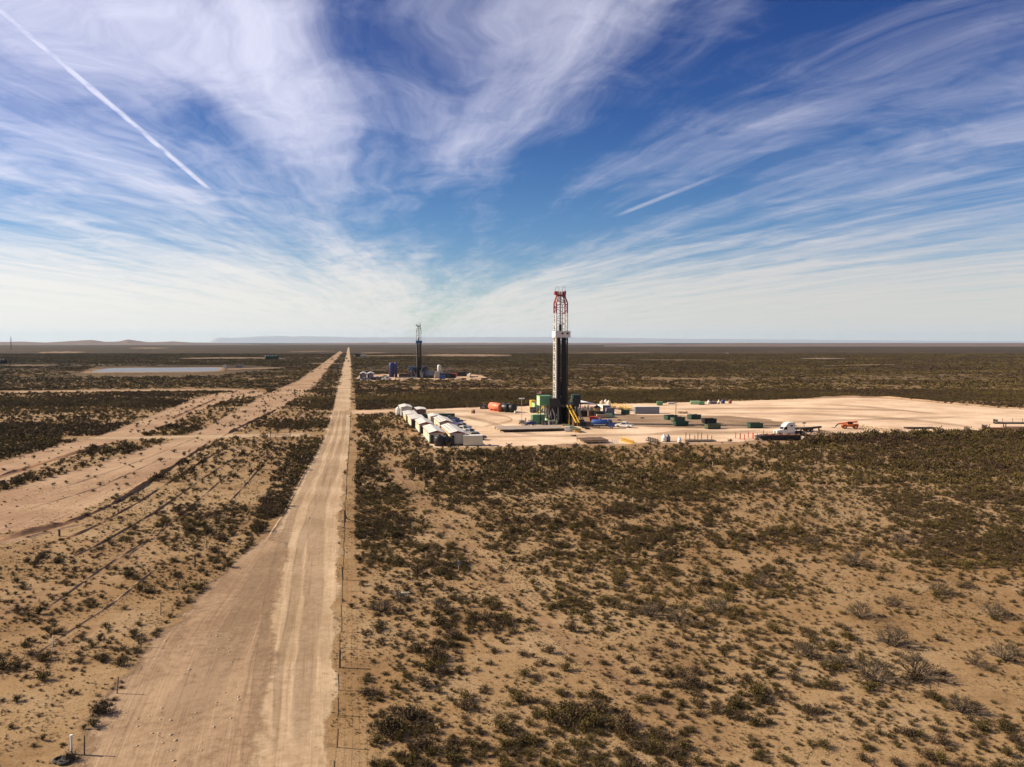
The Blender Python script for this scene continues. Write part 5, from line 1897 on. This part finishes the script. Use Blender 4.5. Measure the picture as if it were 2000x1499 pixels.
# ------------------------------------------------------------------ mud system right of the rig
mud_tank('dark mud tank under a white canopy behind the rig', 1134, 815, 3.0, 10.5, 2.4, 'steel_dark', roof='white_bright', roofh=3.0)
mud_tank('dark red mud tank under a grey roof, middle of the mud system', 1150, 816, 3.0, 11.0, 2.5, 'brown', roof='purple_grey', roofh=2.3)
mud_tank('dark steel mud tank with yellow handrails next to the white house', 1163, 817, 3.0, 10.0, 2.4, 'black')
house('pump_house', 'small white pump house among the mud tanks', 1177, 811, 3.2, 6.0, 3.6, wall='white_bright', front='purple_grey', rise=0, trim=None, group=None, doors=0, ac=False)
box_unit('mud_pump', 'bright red pump skid between the mud tanks and the blue truck', 'equipment', 1152, 823, 2.6, 2.0, 1.5, 'red', ribs=False, rz=RZ - R(18))
box_unit('mud_pump', 'second red pump skid closest to the blue truck', 'equipment', 1161, 825.5, 2.4, 2.0, 1.4, 'red', ribs=False, rz=RZ - R(18))
tank_truck('dark blue vacuum tank truck beside the mud system', 1181, 837, R(-8))
vtank('mud_silo', 'dark round silo beside the white pump house', 1166, 812, 1.4, 3.4, 'black', 'silos', 3)
vtank('mud_silo', 'pale silo behind the white pump house', 1176, 803, 1.0, 3.8, 'tan', 'silos', 3)
vtank('mud_silo', 'cream silo next to the yellow baskets', 1189, 801, .9, 3.4, 'cream', 'silos', 3)
vtank('mud_silo', 'slim white silo furthest along the mud system', 1183, 800, .7, 3.6, 'white', 'silos', 3)
box_unit('shaker_skid', 'tan shaker skid behind the blue truck', 'equipment', 1166, 817.5, 4.2, 2.0, 1.3, 'tan', ribs=False)
box_unit('shaker_skid', 'pale green shaker skid next to the tan one', 'equipment', 1183, 816.5, 2.6, 1.8, 1.4, 'rig_green_light', ribs=False)
box_unit('generator', 'purple grey generator behind the pale green skid', 'equipment', 1185, 812, 3.0, 2.6, 2.7, 'purple_grey', detail='steel_grey')
for i, (x, y, n) in enumerate(((1196, 799, 'upright yellow pipe basket by the cream silo'), (1212, 801, 'yellow pipe basket in the middle of the three'), (1224, 803, 'yellow pipe basket by the green skip'))):
    p = site(x, y)
    t = thing('pipe_basket', n, 'basket', p, RZ, 'yellow baskets')
    for s in (0, 2.2):
        b = MB()
        for y0 in (0, 2, 4):
            b.bar((s, y0, 0), (s, y0, 2.1), .16)
        b.bar((s, 0, 1.1), (s, 4, 1.1), .14)
        b.bar((s, 0, 2.1), (s, 4, 2.1), .14)
        b.build('side_frame', 'yellow', t)
    MB().b2(-.05, 2.25, 0, 4, .15, .3).build('floor', 'steel_dark', t)
    for j in range(6):
        MB().tube((.25 + .34 * j, -.6, .5 + .3 * (j % 3)), (.25 + .34 * j, 4.6, .5 + .3 * (j % 3)), .14, 8).build('pipe', 'yellow' if j % 2 else 'steel_grey', t)
p = site(1204, 806)
t = thing('pipe_bundle', 'pale pipes lying on the ground between pump house and green skip', 'pipes', p, -R(17))
for j in range(7):
    MB().tube((0, -.5 + .28 * j, .14), (5.2, -.5 + .28 * j, .14), .13, 8).build('pipe', 'white' if j % 2 else 'tan', t)
rolloff('bright green skip at the end of the long grey tank', 1229, 810.5, 3.0, 2.3, 1.7, RZ + R(60), 'green_dark', None)
box_unit('frac_tank', 'long grey steel tank with white top at the back of the pad', 'tank', 1241, 809, 9.4, 2.6, 2.7, 'blue_grey', rz=R(3), roofm='white')

# ------------------------------------------------------------------ open pad: skips, light pole, goods along the far edge
for lb, x, y, a, m in (('bright green skip leftmost in the cluster by the light pole', 1300, 820.5, -62, 'green_dark'), ('olive skip with a sand load in the middle of the cluster', 1313, 824.5, -66, 'green_olive'),
                       ('dark green skip nearest the camera in the cluster of three', 1317, 832.5, -78, 'green_dark'), ('green skip standing alone behind the cluster of three', 1346, 819.5, -62, 'green_dark'),
                       ('dark skip behind the rusty olive skip', 1373, 827.5, -76, 'black'), ('rusty olive skip with pale end nearest the row of posts', 1379, 838.5, -76, 'green_olive'), ('dark green skip standing alone in the shade line by the semi truck', 1462, 836.5, -78, 'green_dark')):
    rolloff(lb, x, y, 4.6, 2.3, 1.55, R(a) + RZ * .0, m)
p = site(1320, 814.5)
t = thing('light_pole', 'tall dark light pole among the green skips', 'light pole', p, 0)
MB().tube((0, 0, 0), (0, 0, 7.6), .13, 8, .09).build('pole', 'steel_dark', t)
MB().b2(-.5, .5, -.5, .5, 0, .3).build('base', 'steel_grey', t)
for s in (-1, 1):
    MB().box(s * .32, 0, 7.75, .45, .35, .45).build('floodlight', 'steel_dark', t)
t = thing('crate_stack', 'tan bundle of crates lying behind the light pole', 'crates', site(1326, 808), R(-20))
for i in range(4):
    MB().box(i * .95, .2 * (i % 2), .45, .85, 1.4, .9 - .12 * (i % 3), .1 * i).build('crate', 'tan', t)
box_unit('tool_box', 'small green box on the far edge of the pad', 'box', 1284, 792.5, 2.3, 2.0, 1.6, 'rig_green', rz=0)
box_unit('tool_box', 'pale green low box on the far edge of the pad', 'box', 1349, 790.5, 4.2, 2.0, 1.4, 'rig_green_light', rz=R(-6))
box_unit('tool_box', 'green box touching the pale green low box', 'box', 1365, 791.5, 2.4, 2.0, 1.3, 'rig_green', rz=R(-6))
vtank('chemical_tote', 'white tote on the far edge of the pad', 1384, 789.5, .7, 1.2, 'white', 'totes on the far edge', 2)
box_unit('tool_box', 'low purple grey box on the far edge beside the white tote', 'box', 1388, 789.5, 2.8, 1.6, 1.0, 'purple_grey', rz=0, ribs=False)
vtank('chemical_tote', 'small pale tote between grey box and blue drum', 1404, 789, .55, 1.1, 'cream', 'totes on the far edge', 2)
vtank('steel_drum', 'blue drum on the far edge of the pad', 1412, 788.5, .85, 1.5, 'blue_deep', None, 2, 'drum', .1)
vtank('steel_drum', 'rusty drum last in line on the far edge', 1426, 788.5, .7, 1.2, 'rust', None, 2, 'drum', .1)
box_unit('tool_box', 'long low white box on the far edge by the light pole', 'box', 1305, 790, 3.0, 1.4, .7, 'white', rz=0, ribs=False)

# ------------------------------------------------------------------ along the near edge of the pad
slat_deck('pipe_deck', 'dark slatted steel deck lying at the near edge of the pad', 1139, 867.8, 7.4, 7.0, .95, 'pipe_rust', 'tan', 22, rz=RZ * 1.0)
t = thing('railing', 'white pipe railing beside the dark slatted deck', 'railing', site(1193, 868), R(0))
for i in range(5):
    MB().bar((i * .5, 0, 0), (i * .5, 0, 1.15), .09).build('post', 'white_bright', t)
for z in (.6, 1.12):
    MB().bar((-.06, 0, z), (2.06, 0, z), .09).build('rail', 'white_bright', t)
truss('rusty triangular rack next to the white railing', (1213, 861), (1238, 868), 1.0, 1.0, 'yellow')
truss('dark triangular rack between railing and white totes', (1264, 861), (1287, 867), 1.1, 1.0, 'steel_dark')
vtank('chemical_tote', 'large white tote on the near edge of the pad', 1297, 863.5, .75, 1.5, 'white_bright', 'white totes', 2)
vtank('chemical_tote', 'grey white tote touching the large one', 1305, 863, .6, 1.4, 'purple_grey', 'white totes', 2)
vtank('chemical_tote', 'small white tote standing by itself near the post mat', 1327, 865.5, .5, 1.1, 'white_bright', 'white totes', 2)
t = slat_deck('post_mat', 'dark timber mat carrying a group of brown posts', 1342, 864, 8.4, 3.2, .35, 'timber_dark', 'timber_dark', 12, rz=R(1), legs=False)
for lb, x, y, h in (('brown post at the far end of the dark mat', 1339.5, 857.5, 1.75), ('thick brown post second on the dark mat', 1347, 860.5, 1.9), ('tall brown post in the middle of the dark mat', 1363, 859.5, 2.1),
                    ('brown post right of the tall one on the mat', 1370, 858.5, 1.75), ('thin brown post near the end of the mat', 1382, 859, 1.35), ('short thin post at the sunlit end of the mat', 1357, 861, 1.3), ('thin grey post last on the mat', 1390, 861, 1.3)):
    post('pipe_post', lb, 'post', x, y, h, .11, 'rust', 'brown posts on the mat')
for lb, x, y, h in (('red post leftmost of the red group', 1436.8, 856.5, 1.6), ('thick red post second in the front line', 1445.6, 858.5, 1.65), ('red post third in the front line', 1454, 860, 1.6), ('thin red post at the back of the group', 1461.5, 855.5, 1.6),
                    ('thickest red post of the group', 1470.5, 857.5, 1.65), ('red post next to the black skid', 1479.3, 859, 1.6), ('red post behind the black skid', 1491, 851, 1.5)):
    post('red_post', lb, 'post', x, y, h, .17 if 'hick' in lb else .12, 'red', 'red posts')
semi('white sleeper cab semi truck parked on the pad', 1531, 851, R(193))
t = thing('steel_skid', 'black steel skid with rusty top and pointed end in front of the semi truck', 'equipment', site(1491, 861.5), R(1.5))
MB().prism([(-1.6, .9), (0, .35), (.2, .2), (10.8, .2), (10.8, 1.5), (.3, 1.5), (-1.6, 1.1)], 0, 3.2).build('hull', 'black', t)
MB().b2(.4, 10.7, .1, 3.1, 1.5, 1.62).build('deck', 'rust', t)
for i in range(9):
    MB().b2(.9 + 1.15 * i, 1.05 + 1.15 * i, -.1, -.001, .3, 1.45).build('rib', 'steel_dark', t)
for i in range(5):
    MB().tube((.2 + 2.2 * i, .5, 1.62), (1.9 + 2.2 * i, 2.2, 1.75), .12, 6).build('pipe', 'pipe_rust', t)
flatbed('dark flatbed trailer hitched behind the white semi truck', 1588, 843.5, R(188), 9.0, stakes=0)
t = thing('crane_boom', 'brown steel boom resting on the trailer behind the semi truck', 'boom', site(1562, 848), R(18))
MB().bar((0, 0, 1.5), (7.8, 0, 1.9), .6, .55).build('boom', 'timber_dark', t)
MB().bar((.4, 0, .0), (.4, 0, 1.4), .3).build('support', 'timber_dark', t)
MB().bar((7.0, 0, .0), (7.0, 0, 1.7), .3).build('support', 'timber_dark', t)
MB().bar((1.5, 0, 1.8), (1.5, 0, 3.4), .12).build('upright', 'steel_grey', t)
MB().box(1.5, 0, 3.3, 1.2, .3, .4).build('work_light', 'steel_grey', t)
truss('long low dark rack behind the black skid', (1562, 848), (1600, 854), 1.0, 1.2, 'pipe_rust', bays=6)
truss('dark rack next to the long low one', (1598, 845.5), (1634, 853), 1.0, 1.2, 'pipe_rust', bays=7)
telehandler('orange telehandler parked on the open pad', 1659, 838, R(168))
truss('long pale triangular rack next to the orange telehandler', (1671, 836), (1752, 847.5), 1.25, 1.4, 'tan', bays=9)
slat_deck('pipe_deck', 'dark flat mat lying alone on the pale pad', 1771, 838.5, 9.5, 2.2, .5, 'timber_dark', 'timber_dark', 14, rz=R(1), legs=False)
flatbed('grey flatbed trailer with stakes at the edge of the picture', 2040, 834.5, R(178), 16.0, 'trailers at the pad end', 'plank', 1.5, 2, 5)
flatbed('brown low trailer in front of the grey flatbed', 2010, 843, R(178), 14.0, 'trailers at the pad end', 'rust', 1.0, 2, 0)
truss('rusty rack half hidden by brush at the pad end', (1930, 845), (1992, 848), 1.1, 1.2, 'rust', bays=8)
slat_deck('timber_mat', 'scrap of dark timber matting near the long pale rack', 1686, 851, 4.0, 1.4, .35, 'timber_dark', 'timber_dark', 8, rz=0, legs=False)

# ------------------------------------------------------------------ the second site, far away
PB = dict(base='blue_rig', rail='galv', cabin='blue_rig', cabin_lit='blue_grey', cabin_r='blue_rig', raker='steel_grey', bop='steel_dark', mast_lit='beige', mast_shaded='steel_dark', mast_up='mast_white',
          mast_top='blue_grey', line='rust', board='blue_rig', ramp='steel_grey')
rig('drilling_rig', 'distant drilling rig with blue cabins and blue monkey board', 818.5, 738.5, RZ * .6, .92, PB)
for lb, x, y in (('white roofed house closest to the road on the far pad', 703, 741), ('white roofed house second from the road on the far pad', 717.5, 741)):
    house('crew_house', lb, x, y, 4.6, 20.0, 4.0, wall='white', front='purple_grey', rise=1.1, trim=None, doors=0, group='far crew houses', rz=RZ * .8)
for i, (x, y, m, lb) in enumerate(((706, 744, 'black', 'dark truck in front of the first far house'), (713.5, 744, 'silver', 'grey truck between the two far houses'), (728, 743, 'black', 'dark truck next to the second far house'),
                                   (733, 742.5, 'blue_deep', 'blue truck second along from the far houses'), (738, 742, 'black', 'dark truck third along from the far houses'), (741.5, 743, 'brown', 'brown truck last in the far row'),
                                   (752, 739, 'steel_grey', 'grey truck alone on the pale far pad'), (755, 743, 'white', 'white truck at the front edge of the far pad'))):
    pickup(lb, x, y, R(-20 + 50 * (i % 3)), m, 'far trucks', k=1.25)
vtank('mud_silo', 'fat dark blue tank on the far pad', 765, 737, 2.1, 11.0, 'blue_deep', 'far blue tanks', 3)
vtank('mud_silo', 'slim dark blue tank on the far pad', 773.5, 737, 1.1, 11.5, 'blue_deep', 'far blue tanks', 3)
slat_deck('plank_walk', 'long grey walkway in front of the far rig', 771, 742, 17.0, 5.0, 1.6, 'plank', 'timber_dark', 10, rz=0)
mud_tank('dark mud tank between the blue tanks and the far rig', 779, 738.5, 9.0, 4.0, 3.0, 'steel_dark', rz=0, group='far mud tanks')
box_unit('tool_house', 'dull purple house beside the far rig', 'building', 797, 738.5, 4.0, 4.0, 5.0, 'purple_grey', rz=0)
htank('fuel_tank', 'big grey blue tank lying beside the far rig', 847, 738.5, 2.6, 11.0, R(82), 'blue_grey', None)
vtank('mud_silo', 'pale round topped silo on the far pad', 858, 737, 1.6, 9.5, 'white', None, 2)
box_unit('generator_house', 'white roofed generator house under the pale silo', 'building', 849.5, 739, 6.0, 4.0, 5.2, 'beige', rz=0, roofm='white')
mud_tank('dark mud tank in the middle of the far mud system', 859, 739.5, 8.0, 4.0, 3.8, 'steel_dark', rz=0, roof='purple_grey', group='far mud tanks')
mud_tank('black mud tank at the end of the far mud system', 870, 739, 8.0, 4.0, 3.2, 'black', rz=0, group='far mud tanks')
box_unit('generator', 'blue generator among the far mud tanks', 'equipment', 858.5, 741, 4.0, 2.6, 2.8, 'blue', rz=0)
box_unit('generator', 'dark red generator behind the black far mud tank', 'equipment', 883, 736.5, 4.0, 2.6, 2.8, 'red', rz=0)
box_unit('storage_container', 'black container alone on the far pad', 'container', 893.5, 735.5, 7.5, 3.0, 3.4, 'black', rz=0)
flatbed('dark trailer with pale load on the far pad', 917, 738.5, R(0), 6.5, 'far trailers', 'tan')
flatbed('black trailer at the tip of the far pad', 939, 742, R(0), 6.0, 'far trailers', 'black')
flatbed('dark trailer next to the tip of the far pad', 945, 742.5, R(5), 4.0, 'far trailers', 'black')
vtank('chemical_tote', 'tiny white tank on the dark trailer side of the far pad', 918, 736.5, .9, 2.6, 'white', None, 2)

# ------------------------------------------------------------------ still farther
for i in range(5):
    vtank('storage_tank', 'dark storage tank in the distant row of five beyond the pond', 521 + 5 * i, 702.5, 2.9, 6.5, 'green_dark', 'distant tank row', 2)
for i in range(2):
    vtank('storage_tank', 'dark storage tank at the picture edge on the far plain', 4 + 6 * i, 711, 2.7, 6.0, 'steel_dark', 'edge tanks', 2)
pickup('white truck far down the dirt road', 680.5, 707.5, R(100), 'white_bright', None, k=1.3)
pickup('dark truck parked beyond the white one on the dirt road', 677, 701.5, R(95), 'black', None, k=1.2)
box_unit('site_shed', 'dark shed beyond the far pad beside the road', 'building', 694, 697, 9.0, 5.0, 5.0, 'steel_dark', rz=0)
box_unit('site_shed', 'white shed beyond the far pad beside the road', 'building', 706, 697, 7.0, 4.0, 4.0, 'white', rz=0)
box_unit('pump_skid', 'white box on the bank of the pond', 'equipment', 435, 719.5, 3.0, 2.5, 3.0, 'white', rz=0, lift=0.0)
box_unit('pump_skid', 'grey pump house at the end of the pond', 'equipment', 461, 718.5, 6.0, 3.0, 2.6, 'steel_grey', rz=0)
p = G(22, 684)
t = thing('radio_tower', 'thin lattice radio tower on the hazy plain', 'tower', p, 0)
for a in range(3):
    c, s = math.cos(a * 2.1) * 2.2, math.sin(a * 2.1) * 2.2
    MB().bar((c, s, 0), (c * .25, s * .25, 48), .55).build('leg', 'steel_grey', t)
b = MB()
for i in range(10):
    z = 4.6 * i
    k = 1 - .75 * z / 48
    for a in range(3):
        b.bar((math.cos(a * 2.1) * 2.2 * k, math.sin(a * 2.1) * 2.2 * k, z), (math.cos(a * 2.1 + 2.1) * 2.2 * k, math.sin(a * 2.1 + 2.1) * 2.2 * k, z + 4.6), .3)
b.build('lattice', 'steel_grey', t)


# ------------------------------------------------------------------ fences, gate and roadside bits
def fence(label, line, step, dmax, group=None, hp=1.35, wires=4):
    pts = [G(*p) for p in line]
    t = thing('wire_fence', label, 'fence', (pts[0].x, pts[0].y, 0), 0, group)
    base = pts[0]
    pos, acc = [], 0.0
    for i in range(len(pts) - 1):
        d = pts[i + 1] - pts[i]
        L = d.length
        while acc < L:
            pos.append(pts[i] + d * (acc / L) + Vector((random.uniform(-.06, .06), 0, 0)))
            acc += step * random.uniform(.9, 1.1)
        acc -= L
    pos = [p for p in pos if p.length < dmax]
    pm = MB().tube((0, 0, -.2), (0, 0, hp), .045, 6).mesh('post', 'wood_post')
    pt = MB().tube((0, 0, -.2), (0, 0, hp + .25), .10, 7).mesh('post', 'wood_post')
    for i, p in enumerate(pos):
        o = link('post', pt if i % 6 == 5 else pm, t, p - base)
        o.rotation_euler = (random.gauss(0, .035), random.gauss(0, .035), 0)
    for k in range(wires):
        z = hp * (.25 + .72 * k / (wires - 1))
        w = MB()
        for a, b in zip(pos[:-1], pos[1:]):
            m = (a + b) / 2
            w.bar((a.x - base.x, a.y - base.y, z), (m.x - base.x, m.y - base.y, z - .03), .007)
            w.bar((m.x - base.x, m.y - base.y, z - .03), (b.x - base.x, b.y - base.y, z), .007)
        w.build('wire', 'steel_dark', t)
    return t, pos


fence('barbed wire fence on dark posts along the dirt road', [(650, 1600), (657, 1499), (664, 1300), (668, 1180), (671.5, 1080), (674.5, 1000), (679, 920), (683.5, 850), (685.5, 812)], 4.4, 330)
fence('thin wire fence along the brushy edge across the road', [(165, 1475), (263, 1288), (305, 1217), (340, 1165), (362, 1135), (405, 1070), (425, 1040), (470, 970), (520, 885), (545, 850)], 9.0, 240)
p = G(673.5, 1020)
t = thing('corner_post', 'thick dark corner post standing in the fence line', 'post', (p.x, p.y, 0))
MB().tube((0, 0, -.2), (0, 0, 1.9), .17, 9).build('pole', 'wood_post', t)
MB().bar((0, .15, 1.2), (0, 1.9, .05), .14).build('brace', 'wood_post', t)


def marker(label, px, py, h, m, r=.06, lean=0.0, sign=None):
    p = G(px, py)
    t = thing('marker_post', label, 'post', (p.x, p.y, 0))
    t.rotation_euler = (0, lean, 0)
    MB().tube((0, 0, -.2), (0, 0, h), r, 8).build('pole', m, t)
    MB().tube((0, 0, h), (0, 0, h + .12), r * 1.35, 8).build('cap', m, t)
    if sign:
        MB().b2(-.22, .22, -.1, -.06, h - .45, h).build('sign_plate', sign, t)


marker('white pipeline marker post on the sand across the road', 102, 1275, 1.4, 'cream', .05, .08)
marker('thick white marker post by the corner of the turnout', 140, 1474, 1.25, 'white_bright', .075)
marker('thin stake with a pale blue plate among the yellow bushes', 896, 1117, 1.3, 'tan', .035, 0, 'blue_grey')
marker('thin tan stake in the scrub beyond the bushes', 832, 1097, 1.2, 'tan', .035)
marker('tiny pale survey stake in the scrub near the pad', 1236, 985, 1.1, 'cream', .04)
marker('pale survey stake in the brush between road and crew houses', 812, 926, 1.2, 'cream', .04)
marker('orange topped stake in the scrub in front of the red posts', 1392, 913, 1.1, 'cream', .04)
marker('dark stub post on the bare sand beside the long berm', 116, 1048, .9, 'wood_post', .16)
p = G(528, 854)
t = thing('pipe_gate', 'dark pipe gate across the path beside the road', 'gate', (p.x, p.y, 0), R(3))
for x in (0, 5.8):
    MB().tube((x, 0, -.2), (x, 0, 1.5), .09, 8).build('post', 'steel_dark', t)
for z in (.35, .75, 1.2):
    MB().tube((.1, 0, z), (5.7, 0, z + .02), .05, 6).build('rail', 'steel_dark', t)
MB().bar((.1, .0, 1.2), (5.7, 0, .35), .06).build('brace', 'steel_dark', t)
for i, (x, y) in enumerate(((117, 1487), (133, 1485), (126, 1490))):
    p = G(x, y)
    t = thing('old_tyre', ['worn tyre lying at the corner of the turnout, outermost of three', 'worn tyre next to the white marker post', 'worn tyre in front of the other two'][i], 'tyre', (p.x, p.y, .1), 0, 'old tyres')
    n, k = 16, 8
    vs = [((.36 + .11 * math.cos(2 * math.pi * b / k)) * math.cos(2 * math.pi * a / n), (.36 + .11 * math.cos(2 * math.pi * b / k)) * math.sin(2 * math.pi * a / n), .1 * math.sin(2 * math.pi * b / k)) for a in range(n) for b in range(k)]
    fs = [(a * k + b, ((a + 1) % n) * k + b, ((a + 1) % n) * k + (b + 1) % k, a * k + (b + 1) % k) for a in range(n) for b in range(k)]
    MB().raw(vs, fs).build('tread', 'rubber', t, smooth=True)
    MB().raw(*[[(.27 * math.cos(2 * math.pi * a / n), .27 * math.sin(2 * math.pi * a / n), .02 * (1 if q else -1)) for q in (0, 1) for a in range(n)],
               [(a, (a + 1) % n, n + (a + 1) % n, n + a) for a in range(n)]]).build('bead', 'rubber', t)
p = G(783, 1170)
t = thing('dead_wood', 'bleached dead branches lying on a brush heap', 'branches', (p.x, p.y, .25))
for i in range(7):
    a = random.uniform(0, 3.1)
    MB().bar((-1.1 * math.cos(a), -.5 * math.sin(a), random.uniform(0, .4)), (1.1 * math.cos(a), .5 * math.sin(a), random.uniform(.1, .5)), .07).build('branch', 'beige', t)
# stones dropped on the turnout
sm = []
for i in range(4):
    rs = np.random.default_rng(800 + i)
    b = MB().lathe([(.05, -.05), (.5, .05), (.55, .3), (.3, .52), (.05, .56)], 7)
    b.v = [tuple(np.array(v) * (1 + rs.normal(0, .13, 3))) for v in b.v]
    sm.append(b.mesh('stone', 'tan'))
for i in range(60):
    px, py = random.uniform(260, 470), random.uniform(1240, 1500)
    if not inpoly(np.array([px]), np.array([py]), TURNPOLY)[0]:
        continue
    p = G(px, py)
    o = link('stone', sm[i % 4], None, (p.x, p.y, .0), random.uniform(0, 6))
    s = random.uniform(.08, .26)
    o.scale = (s, s * .8, s * .7)
    tag(o, 'small loose stone lying on the dirt turnout', 'stone', 'stones on the turnout')


# ------------------------------------------------------------------ haze
def haze():
    m = bpy.data.materials.new('haze')
    m.use_nodes = True
    nt = m.node_tree
    nt.nodes.remove(nt.nodes['Principled BSDF'])
    pv = nt.nodes.new('ShaderNodeVolumePrincipled')
    pv.inputs['Color'].default_value = (.58, .78, 1.0, 1)
    pv.inputs['Density'].default_value = 1.5e-5
    pv.inputs['Anisotropy'].default_value = 0.1
    nt.links.new(pv.outputs[0], nt.nodes['Material Output'].inputs['Volume'])
    MATS['haze'] = m
    mb = MB()
    mb.b2(-49000, 49000, -21000, 49000, -1.5, 560)
    o = mb.build('haze', 'haze')
    tag(o, kind='stuff', label='thin pale haze over the whole plain')


haze()
